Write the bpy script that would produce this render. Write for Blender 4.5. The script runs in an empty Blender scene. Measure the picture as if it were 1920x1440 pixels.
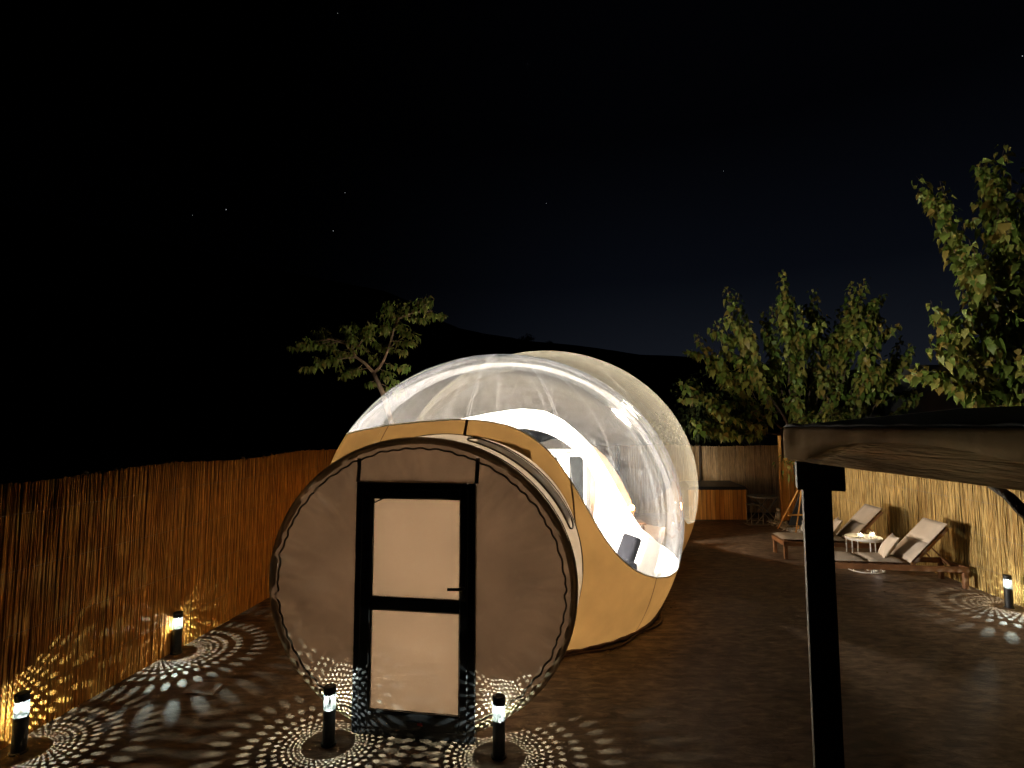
import bpy, bmesh, math, random
import numpy as np
from mathutils import Vector, Matrix, noise as mnoise
random.seed(7); rng = np.random.default_rng(7)
SC = bpy.context.scene
COL = SC.collection
PI = math.pi

# ------------------------------------------------------------------ camera
H = 2.5; F = 1000.0; PIT = math.radians(4.57)
cd = bpy.data.cameras.new('camera'); cd.sensor_width = 36; cd.lens = F / 1920 * 36
cd.clip_start = 0.05; cd.clip_end = 4000
cam = bpy.data.objects.new('camera', cd); COL.objects.link(cam)
cam.location = (0, 0, H); cam.rotation_euler = (PI / 2 + PIT, 0, 0)
SC.camera = cam
# ------------------------------------------------------------------ night sky
W = bpy.data.worlds.new('World'); SC.world = W; W.use_nodes = True
wn = W.node_tree; bg = wn.nodes['Background']; bg.inputs[1].default_value = 1.0
tc = wn.nodes.new('ShaderNodeTexCoord'); sx = wn.nodes.new('ShaderNodeSeparateXYZ')
rp = wn.nodes.new('ShaderNodeValToRGB')
wn.links.new(tc.outputs['Generated'], sx.inputs[0]); wn.links.new(sx.outputs[2], rp.inputs[0])
az = wn.nodes.new('ShaderNodeMapRange'); az.interpolation_type = 'SMOOTHSTEP'      # town glow beyond the hills on the right
az.inputs[1].default_value = -.42; az.inputs[2].default_value = .30; az.inputs[3].default_value = .03; az.inputs[4].default_value = 1
wn.links.new(sx.outputs[0], az.inputs[0])
sm_ = wn.nodes.new('ShaderNodeVectorMath'); sm_.operation = 'SCALE'
wn.links.new(rp.outputs[0], sm_.inputs[0]); wn.links.new(az.outputs[0], sm_.inputs['Scale']); wn.links.new(sm_.outputs[0], bg.inputs[0])
els = rp.color_ramp.elements
els[0].position = 0.0; els[0].color = (.0088, .0106, .0150, 1)
els[1].position = 1.0; els[1].color = (.0003, .0003, .0005, 1)
for p_, c_ in ((.12, (.0062, .0076, .0112, 1)), (.26, (.0021, .0028, .0048, 1)), (.48, (.0005, .0006, .0011, 1))):
    e = els.new(p_); e.color = c_
# ------------------------------------------------------------------ exposure, sampling
SC.view_settings.view_transform = 'Standard'; SC.view_settings.look = 'None'
SC.view_settings.exposure = 0.0; SC.view_settings.gamma = 1.0
try: SC.view_settings.use_curve_mapping = False
except Exception: pass
cy = SC.cycles
cy.use_denoising = True
cy.max_bounces = 10; cy.diffuse_bounces = 6; cy.glossy_bounces = 4; cy.transmission_bounces = 8
cy.transparent_max_bounces = 24; cy.sample_clamp_indirect = 40.0; cy.blur_glossy = 0.5
cy.caustics_reflective = False; cy.caustics_refractive = False
MAIN_LAMP = 2300.0      # watts of the globe lamp in the big dome
REAR_LAMP = 800.0
LED_W = 48.0

# ------------------------------------------------------------------ pixel helpers (measuring the photograph)
cP, sP = math.cos(PIT), math.sin(PIT)
def ray(x, y):
    a, b = (x - 960) / F, (720 - y) / F
    return Vector((a, cP - b * sP, b * cP + sP))
def at(x, y, dep):                       # point at a given distance in front of the camera
    d = ray(x, y); return Vector((0, 0, H)) + d * (dep / d.y)
def gnd(x, y, z=0.0):
    d = ray(x, y); return Vector((0, 0, H)) + d * ((z - H) / d.z)

# ------------------------------------------------------------------ materials
def nd(nt, t, **k):
    n = nt.nodes.new('ShaderNode' + t)
    for a, v in k.items(): setattr(n, a, v)
    return n
def rgba(c): return (c[0], c[1], c[2], 1)
def mat(name, col, rough=.6, var=.25, scale=6, bump=0.0, bscale=40, metal=0, stretch=(1, 1, 1), col2=None, spec=.4, emit=None, estr=0, detail=6):
    m = bpy.data.materials.new(name); m.use_nodes = True; nt = m.node_tree
    b = nt.nodes['Principled BSDF']
    b.inputs['Roughness'].default_value = rough; b.inputs['Metallic'].default_value = metal
    b.inputs['Specular IOR Level'].default_value = spec
    tcn = nd(nt, 'TexCoord'); mp = nd(nt, 'Mapping'); mp.inputs['Scale'].default_value = stretch
    nt.links.new(tcn.outputs['Object'], mp.inputs[0])
    nz = nd(nt, 'TexNoise'); nz.inputs['Scale'].default_value = scale; nz.inputs['Detail'].default_value = detail
    nt.links.new(mp.outputs[0], nz.inputs['Vector'])
    mr = nd(nt, 'ValToRGB'); mr.color_ramp.elements[0].position = .3; mr.color_ramp.elements[1].position = .7
    c2 = col2 or tuple(min(1, c * (1 + var)) for c in col)
    mr.color_ramp.elements[0].color = rgba(tuple(c * (1 - var) for c in col)); mr.color_ramp.elements[1].color = rgba(c2)
    nt.links.new(nz.outputs[0], mr.inputs[0]); nt.links.new(mr.outputs[0], b.inputs['Base Color'])
    if bump:
        n2 = nd(nt, 'TexNoise'); n2.inputs['Scale'].default_value = bscale; n2.inputs['Detail'].default_value = 8
        nt.links.new(mp.outputs[0], n2.inputs['Vector'])
        bp = nd(nt, 'Bump'); bp.inputs['Strength'].default_value = bump; bp.inputs['Distance'].default_value = .02
        nt.links.new(n2.outputs[0], bp.inputs['Height']); nt.links.new(bp.outputs[0], b.inputs['Normal'])
    if emit:
        b.inputs['Emission Color'].default_value = rgba(emit); b.inputs['Emission Strength'].default_value = estr
    return m
def emat(name, col, s):
    m = bpy.data.materials.new(name); m.use_nodes = True; nt = m.node_tree; nt.nodes.clear()
    e = nd(nt, 'Emission'); e.inputs[0].default_value = rgba(col); e.inputs[1].default_value = s
    o = nd(nt, 'OutputMaterial'); nt.links.new(e.outputs[0], o.inputs[0]); return m
def glow_glass(name, col, s):
    """thin clear lamp globe with a faint glow of its own; the lamp itself burns inside"""
    m = bpy.data.materials.new(name); m.use_nodes = True; nt = m.node_tree; nt.nodes.clear()
    e = nd(nt, 'Emission'); e.inputs[0].default_value = rgba(col); e.inputs[1].default_value = s
    t = nd(nt, 'BsdfTransparent'); x = nd(nt, 'MixShader'); x.inputs[0].default_value = .06
    o = nd(nt, 'OutputMaterial'); nt.links.new(t.outputs[0], x.inputs[1]); nt.links.new(e.outputs[0], x.inputs[2]); nt.links.new(x.outputs[0], o.inputs[0]); return m
def lamp_in(t, z, r, w, col):
    d = bpy.data.lights.new('lamp', 'POINT'); d.energy = w; d.shadow_soft_size = r; d.color = col
    o = bpy.data.objects.new('lamp', d); COL.objects.link(o); o.parent = t; o.location = (0, 0, z)
def fabric(name, outer, inner, trans, rough=.45, gloss=.05, bump=.15, bscale=30, stretch=(1, 1, 1), var=.12):
    """coated cloth: its own colour outside and inside, and light that glows through it"""
    m = bpy.data.materials.new(name); m.use_nodes = True; nt = m.node_tree; nt.nodes.clear(); L = nt.links
    geo = nd(nt, 'NewGeometry'); mx = nd(nt, 'MixRGB'); mx.inputs[1].default_value = rgba(outer); mx.inputs[2].default_value = rgba(inner)
    L.new(geo.outputs['Backfacing'], mx.inputs[0])
    tcn = nd(nt, 'TexCoord'); mp = nd(nt, 'Mapping'); mp.inputs['Scale'].default_value = stretch
    L.new(tcn.outputs['Object'], mp.inputs[0])
    nz = nd(nt, 'TexNoise'); nz.inputs['Scale'].default_value = 2.2; nz.inputs['Detail'].default_value = 7; L.new(mp.outputs[0], nz.inputs['Vector'])
    mr = nd(nt, 'MapRange'); mr.inputs[1].default_value = .3; mr.inputs[2].default_value = .7; mr.inputs[3].default_value = 1 - var; mr.inputs[4].default_value = 1 + var
    L.new(nz.outputs[0], mr.inputs[0])
    def scaled(src, const=None):
        v = nd(nt, 'VectorMath', operation='SCALE')
        if const: v.inputs[0].default_value = const
        else: L.new(src, v.inputs[0])
        L.new(mr.outputs[0], v.inputs['Scale']); return v.outputs[0]
    df = nd(nt, 'BsdfDiffuse'); L.new(scaled(mx.outputs[0]), df.inputs[0])
    tr = nd(nt, 'BsdfTranslucent'); L.new(scaled(None, trans), tr.inputs[0])
    n2 = nd(nt, 'TexNoise'); n2.inputs['Scale'].default_value = bscale; n2.inputs['Detail'].default_value = 6; L.new(mp.outputs[0], n2.inputs['Vector'])
    bp = nd(nt, 'Bump'); bp.inputs['Strength'].default_value = bump; bp.inputs['Distance'].default_value = .02
    L.new(n2.outputs[0], bp.inputs['Height'])
    for s in (df, tr): L.new(bp.outputs[0], s.inputs['Normal'])
    ad = nd(nt, 'AddShader'); L.new(df.outputs[0], ad.inputs[0]); L.new(tr.outputs[0], ad.inputs[1])
    gl = nd(nt, 'BsdfGlossy'); gl.inputs['Roughness'].default_value = rough; L.new(bp.outputs[0], gl.inputs['Normal'])
    lw = nd(nt, 'LayerWeight'); lw.inputs[0].default_value = .3
    mg = nd(nt, 'Math', operation='MULTIPLY_ADD'); L.new(lw.outputs['Facing'], mg.inputs[0]); mg.inputs[1].default_value = gloss * 2; mg.inputs[2].default_value = gloss
    ms = nd(nt, 'MixShader'); L.new(mg.outputs[0], ms.inputs[0]); L.new(ad.outputs[0], ms.inputs[1]); L.new(gl.outputs[0], ms.inputs[2])
    o = nd(nt, 'OutputMaterial'); L.new(ms.outputs[0], o.inputs[0]); return m
def clear_vinyl(name, haze=.06, streak=.10, tint=(.97, .97, .97), refl=.05, grazing=.55, hz_col=(.8, .8, .8)):
    """clear PVC sheet: see-through, shiny at a glancing angle, with dusty scuffs that catch light"""
    m = bpy.data.materials.new(name); m.use_nodes = True; nt = m.node_tree; nt.nodes.clear(); L = nt.links
    tcn = nd(nt, 'TexCoord')
    def st(sc, scale, rot, lo, hi):
        mp = nd(nt, 'Mapping'); mp.inputs['Scale'].default_value = sc; mp.inputs['Rotation'].default_value = rot
        L.new(tcn.outputs['Object'], mp.inputs[0])
        n = nd(nt, 'TexNoise'); n.inputs['Scale'].default_value = scale; n.inputs['Detail'].default_value = 9; n.inputs['Roughness'].default_value = .65
        n.inputs['Distortion'].default_value = .6
        L.new(mp.outputs[0], n.inputs['Vector'])
        r = nd(nt, 'MapRange'); r.inputs[1].default_value = lo; r.inputs[2].default_value = hi
        L.new(n.outputs[0], r.inputs[0]); return r.outputs[0]
    a = st((1.5, 1.5, 16), 3.4, (.5, .3, .2), .55, .66)
    b = st((15, 15, 1.2), 2.6, (0, .25, .6), .56, .66)
    c = st((1, 1, 1), 1.1, (0, 0, 0), .35, .7)
    ma = nd(nt, 'Math', operation='MAXIMUM'); L.new(a, ma.inputs[0]); L.new(b, ma.inputs[1])
    mu = nd(nt, 'Math', operation='MULTIPLY'); L.new(ma.outputs[0], mu.inputs[0]); L.new(c, mu.inputs[1])
    hz = nd(nt, 'Math', operation='MULTIPLY_ADD'); L.new(mu.outputs[0], hz.inputs[0]); hz.inputs[1].default_value = streak; hz.inputs[2].default_value = haze
    lw = nd(nt, 'LayerWeight'); lw.inputs[0].default_value = .5
    pw = nd(nt, 'Math', operation='POWER'); L.new(lw.outputs['Facing'], pw.inputs[0]); pw.inputs[1].default_value = 2.2
    # a sheet seen edge-on shows more of its dust
    h2 = nd(nt, 'Math', operation='MULTIPLY_ADD'); L.new(pw.outputs[0], h2.inputs[0]); h2.inputs[1].default_value = 2.0; h2.inputs[2].default_value = 1.0
    h3 = nd(nt, 'Math', operation='MULTIPLY'); L.new(hz.outputs[0], h3.inputs[0]); L.new(h2.outputs[0], h3.inputs[1])
    fr = nd(nt, 'Math', operation='MULTIPLY_ADD'); L.new(pw.outputs[0], fr.inputs[0]); fr.inputs[1].default_value = grazing; fr.inputs[2].default_value = refl
    tp = nd(nt, 'BsdfTransparent'); tp.inputs[0].default_value = rgba(tint)
    gl = nd(nt, 'BsdfGlossy'); gl.inputs['Roughness'].default_value = .04
    n3 = nd(nt, 'TexNoise'); n3.inputs['Scale'].default_value = 3.0; L.new(tcn.outputs['Object'], n3.inputs['Vector'])
    bp = nd(nt, 'Bump'); bp.inputs['Strength'].default_value = .03; bp.inputs['Distance'].default_value = .05
    L.new(n3.outputs[0], bp.inputs['Height']); L.new(bp.outputs[0], gl.inputs['Normal'])
    m1 = nd(nt, 'MixShader'); L.new(fr.outputs[0], m1.inputs[0]); L.new(tp.outputs[0], m1.inputs[1]); L.new(gl.outputs[0], m1.inputs[2])
    df = nd(nt, 'BsdfDiffuse'); df.inputs[0].default_value = rgba(hz_col)
    tr = nd(nt, 'BsdfTranslucent'); tr.inputs[0].default_value = rgba(hz_col)
    mm = nd(nt, 'MixShader'); mm.inputs[0].default_value = .5; L.new(df.outputs[0], mm.inputs[1]); L.new(tr.outputs[0], mm.inputs[2])
    m2 = nd(nt, 'MixShader'); L.new(h3.outputs[0], m2.inputs[0]); L.new(m1.outputs[0], m2.inputs[1]); L.new(mm.outputs[0], m2.inputs[2])
    o = nd(nt, 'OutputMaterial'); L.new(m2.outputs[0], o.inputs[0]); return m
def island_mat(name, stops, rough=.6, tr=0.0, grain=0.0, gscale=(60, 60, 4), spec=.3):
    """each reed, leaf or pebble takes a colour of its own"""
    m = bpy.data.materials.new(name); m.use_nodes = True; nt = m.node_tree; L = nt.links
    b = nt.nodes['Principled BSDF']; o = nt.nodes['Material Output']
    geo = nd(nt, 'NewGeometry'); oi = nd(nt, 'ObjectInfo')
    ad = nd(nt, 'Math', operation='ADD'); L.new(geo.outputs['Random Per Island'], ad.inputs[0]); L.new(oi.outputs['Random'], ad.inputs[1])
    fc = nd(nt, 'Math', operation='FRACT'); L.new(ad.outputs[0], fc.inputs[0])
    r = nd(nt, 'ValToRGB'); e = r.color_ramp.elements
    e[0].position = 0; e[0].color = rgba(stops[0]); e[1].position = 1; e[1].color = rgba(stops[-1])
    for i, c in enumerate(stops[1:-1]):
        x = e.new((i + 1) / (len(stops) - 1)); x.color = rgba(c)
    L.new(fc.outputs[0], r.inputs[0]); col = r.outputs[0]
    if grain:
        tcn = nd(nt, 'TexCoord'); mp = nd(nt, 'Mapping'); mp.inputs['Scale'].default_value = gscale; L.new(tcn.outputs['Object'], mp.inputs[0])
        nz = nd(nt, 'TexNoise'); nz.inputs['Scale'].default_value = 1; nz.inputs['Detail'].default_value = 5; L.new(mp.outputs[0], nz.inputs['Vector'])
        mr = nd(nt, 'MapRange'); mr.inputs[1].default_value = .3; mr.inputs[2].default_value = .7; mr.inputs[3].default_value = 1 - grain; mr.inputs[4].default_value = 1 + grain * .6
        L.new(nz.outputs[0], mr.inputs[0])
        v = nd(nt, 'VectorMath', operation='SCALE'); L.new(col, v.inputs[0]); L.new(mr.outputs[0], v.inputs['Scale']); col = v.outputs[0]
    L.new(col, b.inputs['Base Color']); b.inputs['Roughness'].default_value = rough; b.inputs['Specular IOR Level'].default_value = spec
    if tr:
        t = nd(nt, 'BsdfTranslucent'); L.new(col, t.inputs[0]); ms = nd(nt, 'MixShader'); ms.inputs[0].default_value = tr
        L.new(b.outputs[0], ms.inputs[1]); L.new(t.outputs[0], ms.inputs[2]); L.new(ms.outputs[0], o.inputs[0])
    return m

M = {}
M['skirt'] = fabric('tan_coated_cloth', (.42, .27, .10), (.46, .455, .45), (.029, .0156, .0048), gloss=.03, bump=.12, bscale=4, var=.16)
M['rear_skirt'] = fabric('rear_tan_coated_cloth', (.42, .27, .10), (.46, .455, .45), (.029, .0156, .0050), gloss=.03, bump=.05, bscale=5)
M['tunnel'] = fabric('tunnel_vinyl', (.42, .34, .24), (.50, .46, .40), (.14, .112, .078), rough=.28, gloss=.07, bump=.12, bscale=4, stretch=(1, 5, 1))
M['canvas'] = fabric('door_canvas', (.30, .22, .15), (.50, .44, .37), (.0188, .0111, .0062), rough=.5, gloss=.02, bump=.35, bscale=6, var=.20)
M['rim'] = mat('rim_tape', (.075, .055, .035), .7, .3, 9, .3, 30)
M['rimcloth'] = fabric('rim_cloth', (.20, .15, .095), (.4, .35, .3), (.085, .062, .040), gloss=.01, bump=.2, bscale=12, var=.2)
M['seam'] = mat('seam_tape', (.11, .045, .014), .6, .2)
M['clearseam'] = clear_vinyl('seam_weld', haze=.11, streak=.06, refl=.10, grazing=.5)
M['clear'] = clear_vinyl('clear_dome_vinyl', haze=.0055, streak=.105, refl=.008, grazing=.85, hz_col=(.70, .77, .84))
M['rear_clear'] = clear_vinyl('rear_sheen_vinyl', haze=.050, streak=.05, refl=.03, grazing=.30, hz_col=(.74, .70, .56))  # beige haze stands in for the lit interior reflected at the rim
M['white'] = fabric('white_band_cloth', (.50, .49, .46), (.50, .49, .46), (.10, .09, .07), gloss=.03, bump=.03)
M['floor'] = mat('tent_floor', (.52, .47, .41), .6, .1)
M['frame'] = mat('black_aluminium', (.016, .016, .018), .32, .2, 30, .05, 80, spec=.5)
M['glass'] = fabric('frosted_glass', (.13, .12, .11), (.30, .28, .25), (.235, .192, .148), rough=.22, gloss=.04, bump=.0, var=.04)
M['blackplastic'] = mat('black_plastic', (.012, .012, .012), .4, .2)
M['red'] = mat('red_tag', (.35, .02, .015), .5, .2)
M['bollard'] = mat('black_powder_coat', (.010, .010, .010), .45, .3, 40, .1, 120)
M['mesh'] = mat('perforated_steel', (.045, .047, .048), .5, .15, 40)
M['ground'] = None
M['wood'] = mat('teak', (.19, .085, .035), .5, .35, 4, .25, 30, stretch=(1, 1, 1))
M['cushion'] = mat('beige_cloth', (.34, .27, .20), .9, .08, 5, .15, 90)
M['pine'] = None
M['darkwood'] = mat('dark_stained_wood', (.055, .038, .024), .65, .45, 5, .4, 25, stretch=(1, 7, 7))
M['beamwood'] = mat('weathered_beam_wood', (.60, .41, .21), .95, .6, 1.6, .7, 9, stretch=(9, 1, 14), spec=.05)
M['tarp'] = mat('canvas_tarp', (.40, .27, .14), .95, .2, 3, .15, 20, spec=.05)
M['tarptop'] = mat('black_tarp', (.012, .012, .013), .8, .3)
M['whitepaint'] = mat('white_paint', (.72, .70, .66), .5, .06)
M['stone'] = mat('white_stone', (.62, .60, .56), .8, .15, 12, .3)
M['darkcloth'] = mat('dark_blue_board', (.02, .026, .032), .7, .3)
M['tubcover'] = mat('hot_tub_cover', (.014, .018, .026), .35, .3, 5, .3, 12)
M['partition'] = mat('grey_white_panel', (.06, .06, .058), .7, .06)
M['greycloth'] = mat('grey_upholstery', (.009, .009, .011), .9, .3, 25, .3, 90, spec=.05)
M['metal'] = mat('grey_metal', (.20, .20, .19), .45, .2, 20, metal=.3)
M['darkbark'] = mat('dark_bark', (.10, .07, .045), .9, .35, 14, .6, 40, stretch=(1, 1, .3))
M['bark'] = mat('bark', (.30, .20, .13), .85, .35, 14, .6, 40, stretch=(1, 1, .3))
M['concrete'] = mat('brown_tile', (.20, .125, .085), .75, .25, 9, .3)
M['plaster'] = mat('pale_plaster', (.50, .49, .45), .9, .1, 2, .2)
M['roof'] = mat('roof_tiles', (.09, .05, .035), .9, .3)
M['cable'] = mat('cable_brown', (.10, .05, .03), .6, .2)
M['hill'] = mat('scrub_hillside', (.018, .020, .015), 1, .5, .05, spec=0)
M['darkpane'] = mat('dark_door_pane', (.008, .009, .010), .5, .4, 5, spec=.05)
M['curtain'] = mat('curtain', (.66, .63, .58), .8, .1)
LEAFY = ((.075, .135, .02), (.14, .21, .035), (.22, .27, .055), (.27, .25, .055), (.25, .18, .04))
M['leaf'] = island_mat('mulberry_leaf', LEAFY, .5, .25, spec=.35)
M['leaf2'] = island_mat('ash_leaf', ((.14, .23, .04), (.24, .32, .07), (.33, .37, .10), (.28, .22, .06)), .5, .35)
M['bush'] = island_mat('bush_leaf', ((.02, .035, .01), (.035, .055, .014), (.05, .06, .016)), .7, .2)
M['reed'] = island_mat('reed', ((.50, .20, .035), (.68, .31, .055), (.74, .37, .075), (.56, .24, .042), (.76, .42, .10)), .6, .0, .55, (70, 70, 5))  # left fence: same reed as the right, reddened to carry the skirt's amber light
M['reedgold'] = island_mat('golden_reed', ((.30, .17, .045), (.40, .245, .07), (.45, .30, .095), (.34, .20, .05), (.47, .34, .12)), .6, .0, .55, (70, 70, 5))  # right fence: same reed, toned down against the direct dome light
M['reed2'] = island_mat('grey_reed', ((.42, .28, .14), (.58, .41, .22), (.66, .50, .30), (.48, .33, .17)), .7, .0, .5, (70, 70, 5))
M['pine'] = island_mat('knotty_pine', ((.44, .20, .045), (.62, .31, .075), (.52, .25, .055), (.70, .38, .11)), .6, 0, .45, (11, 11, .9))
M['pebble'] = island_mat('pebbles', ((.25, .22, .18), (.45, .42, .37), (.6, .57, .52)), .8)
# floor of the yard
def ground_mat():
    m = bpy.data.materials.new('stamped_earth'); m.use_nodes = True; nt = m.node_tree; L = nt.links; b = nt.nodes['Principled BSDF']
    tcn = nd(nt, 'TexCoord')
    def nz(sc, s, d=8, dist=0):
        mp = nd(nt, 'Mapping'); mp.inputs['Scale'].default_value = sc; L.new(tcn.outputs['Object'], mp.inputs[0])
        n = nd(nt, 'TexNoise'); n.inputs['Scale'].default_value = s; n.inputs['Detail'].default_value = d; n.inputs['Roughness'].default_value = .65; n.inputs['Distortion'].default_value = dist
        L.new(mp.outputs[0], n.inputs['Vector']); return n.outputs[0]
    a = nz((1, 1, 1), .8); f = nz((1, 2.6, 1), 5, 9, .5); g = nz((1, 1, 1), 55, 3)
    r = nd(nt, 'ValToRGB'); e = r.color_ramp.elements
    e[0].position = .40; e[0].color = (.056, .035, .022, 1); e[1].position = .62; e[1].color = (.26, .175, .115, 1)
    x = e.new(.5); x.color = (.125, .080, .050, 1)
    mx = nd(nt, 'Math', operation='MULTIPLY_ADD'); L.new(f, mx.inputs[0]); mx.inputs[1].default_value = .62
    m2 = nd(nt, 'Math', operation='MULTIPLY'); L.new(a, m2.inputs[0]); m2.inputs[1].default_value = .4; L.new(m2.outputs[0], mx.inputs[2])
    L.new(mx.outputs[0], r.inputs[0]); L.new(r.outputs[0], b.inputs['Base Color'])
    b.inputs['Roughness'].default_value = .62; b.inputs['Specular IOR Level'].default_value = .25
    hh = nd(nt, 'Math', operation='MULTIPLY_ADD'); L.new(g, hh.inputs[0]); hh.inputs[1].default_value = .25; L.new(f, hh.inputs[2])
    bp = nd(nt, 'Bump'); bp.inputs['Strength'].default_value = .45; bp.inputs['Distance'].default_value = .02
    L.new(hh.outputs[0], bp.inputs['Height']); L.new(bp.outputs[0], b.inputs['Normal']); return m
M['ground'] = ground_mat()

# ------------------------------------------------------------------ object helpers
def tag(o, label=None, cat=None, group=None, kind=None):
    if label: o['label'] = label
    if cat: o['category'] = cat
    if group: o['group'] = group
    if kind: o['kind'] = kind
    return o
def thing(name, loc, label, cat, group=None, rz=0):
    o = bpy.data.objects.new(name, None); COL.objects.link(o); o.empty_display_size = .2
    o.location = loc; o.rotation_euler = (0, 0, rz); return tag(o, label, cat, group)
def origin_of(p):
    v = Vector((0, 0, 0))
    while p is not None: v += p.location; p = p.parent
    return v
class MB:
    def __init__(s): s.v = []; s.f = []
    def add(s, vs, fs):
        n = len(s.v); s.v += [tuple(v) for v in vs]; s.f += [tuple(i + n for i in f) for f in fs]; return s
    def box(s, lo, hi, mtx=None):
        x0, y0, z0 = lo; x1, y1, z1 = hi
        vs = [Vector(p) for p in ((x0, y0, z0), (x1, y0, z0), (x1, y1, z0), (x0, y1, z0), (x0, y0, z1), (x1, y0, z1), (x1, y1, z1), (x0, y1, z1))]
        if mtx: vs = [mtx @ v for v in vs]
        return s.add(vs, [(0, 3, 2, 1), (4, 5, 6, 7), (0, 1, 5, 4), (1, 2, 6, 5), (2, 3, 7, 6), (3, 0, 4, 7)])
    def rbox(s, lo, hi, r=.02, mtx=None, seg=2):
        bm = bmesh.new(); bmesh.ops.create_cube(bm, size=1)
        lo, hi = Vector(lo), Vector(hi)
        for v in bm.verts: v.co = Vector([lo[i] + (v.co[i] + .5) * (hi[i] - lo[i]) for i in range(3)])
        bmesh.ops.bevel(bm, geom=list(bm.edges), offset=r, segments=seg, affect='EDGES', profile=.6)
        if mtx: bm.transform(mtx)
        bm.verts.index_update()
        s.add([v.co.copy() for v in bm.verts], [[v.index for v in f.verts] for f in bm.faces]); bm.free(); return s
    def tube(s, pts, rad, n=8, cap=True, closed=False):
        pts = [Vector(p) for p in pts]; rad = rad if isinstance(rad, (list, tuple)) else [rad] * len(pts)
        vs = []; fs = []; up = None; N = len(pts)
        for i, p in enumerate(pts):
            a = pts[(i - 1) % N] if (closed or i) else p; b = pts[(i + 1) % N] if (closed or i < N - 1) else p
            t = (b - a).normalized()
            if up is None: up = t.orthogonal().normalized()
            up = (up - t * up.dot(t)).normalized(); w = t.cross(up)
            for k in range(n):
                an = 2 * PI * k / n; vs.append(p + (up * math.cos(an) + w * math.sin(an)) * rad[i])
        R = N if closed else N - 1
        for i in range(R):
            j = (i + 1) % N
            for k in range(n):
                k2 = (k + 1) % n; fs.append((i * n + k, i * n + k2, j * n + k2, j * n + k))
        if cap and not closed: fs.append(tuple(range(n))[::-1]); fs.append(tuple((N - 1) * n + k for k in range(n)))
        return s.add(vs, fs)
    def lathe(s, prof, c=(0, 0, 0), n=20):
        vs = []; fs = []; c = Vector(c)
        for r, z in prof:
            for k in range(n): vs.append(c + Vector((r * math.cos(2 * PI * k / n), r * math.sin(2 * PI * k / n), z)))
        for i in range(len(prof) - 1):
            for k in range(n):
                k2 = (k + 1) % n; fs.append((i * n + k, i * n + k2, (i + 1) * n + k2, (i + 1) * n + k))
        fs.append(tuple(range(n))[::-1]); fs.append(tuple((len(prof) - 1) * n + k for k in range(n)))
        return s.add(vs, fs)
    def mesh(s, name, m, off=(0, 0, 0), smooth=False):
        me = bpy.data.meshes.new(name); off = Vector(off)
        me.from_pydata([tuple(Vector(v) - off) for v in s.v], [], s.f); me.update()
        if smooth: me.polygons.foreach_set('use_smooth', [True] * len(me.polygons))
        if m: me.materials.append(m)
        return me
    def obj(s, name, m, parent=None, smooth=False, **k):
        """vertices are in world coordinates; the object takes its parent's place as origin"""
        o = bpy.data.objects.new(name, s.mesh(name, m, origin_of(parent), smooth)); COL.objects.link(o)
        if parent: o.parent = parent
        return tag(o, **k)
    def lobj(s, name, m, parent=None, smooth=False, **k):
        """vertices are in the parent's own coordinates"""
        o = bpy.data.objects.new(name, s.mesh(name, m, (0, 0, 0), smooth)); COL.objects.link(o)
        if parent: o.parent = parent
        return tag(o, **k)
def np_obj(name, V, Fc, m, parent=None, smooth=True, **k):
    me = bpy.data.meshes.new(name); off = np.array(origin_of(parent))
    me.from_pydata((np.asarray(V) - off).tolist(), [], [list(map(int, f)) for f in Fc]); me.update()
    if smooth: me.polygons.foreach_set('use_smooth', [True] * len(me.polygons))
    me.materials.append(m); o = bpy.data.objects.new(name, me); COL.objects.link(o)
    if parent: o.parent = parent
    return tag(o, **k)
def copy_tree(o, parent=None):
    c = o.copy(); COL.objects.link(c); c.parent = parent
    for ch in list(o.children): copy_tree(ch, c)
    return c

# ================================================================== SETTING
MB().add([(-1500, -200, 0), (1500, -200, 0), (1500, 2500, 0), (-1500, 2500, 0)], [(0, 1, 2, 3)]).obj('ground', M['ground'], kind='structure')
def hill(name, prof, dep, back, seed):
    """prof: skyline measured at distance dep; slopes run down to the ground in front and behind"""
    top = [at(x, y, dep) for x, y in prof]; pts = []
    for a, b in zip(top[:-1], top[1:]):
        for k in range(6): pts.append(a.lerp(b, k / 6))
    pts.append(top[-1])
    rows = [(-back, -1.0), (-back * .7, .25), (-back * .35, .62), (-back * .12, .9), (0, 1), (back * .3, .8), (back * 1.2, -.2)]
    vs = []; fs = []
    for j, (dy, s) in enumerate(rows):
        for i, p in enumerate(pts):
            n = mnoise.noise(Vector((i * .35, j * .8, seed))) * (.04 if s > .95 else .10) * p.z * .4
            vs.append((p.x * (1 + dy / dep * .5), p.y + dy, max(-2, p.z * s + n * (0.18 if s == 1 else 1))))
    n = len(pts)
    for j in range(len(rows) - 1):
        for i in range(n - 1): fs.append((j * n + i, j * n + i + 1, (j + 1) * n + i + 1, (j + 1) * n + i))
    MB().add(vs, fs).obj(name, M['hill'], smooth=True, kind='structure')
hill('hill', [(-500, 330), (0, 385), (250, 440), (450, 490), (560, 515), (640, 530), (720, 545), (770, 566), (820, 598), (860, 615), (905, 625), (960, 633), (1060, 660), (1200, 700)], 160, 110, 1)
hill('distant_hill', [(700, 600), (900, 628), (1000, 640), (1085, 648), (1150, 657), (1200, 665), (1260, 667), (1340, 672), (1450, 684), (1600, 700), (1800, 715), (2300, 740)], 420, 200, 4)

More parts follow.
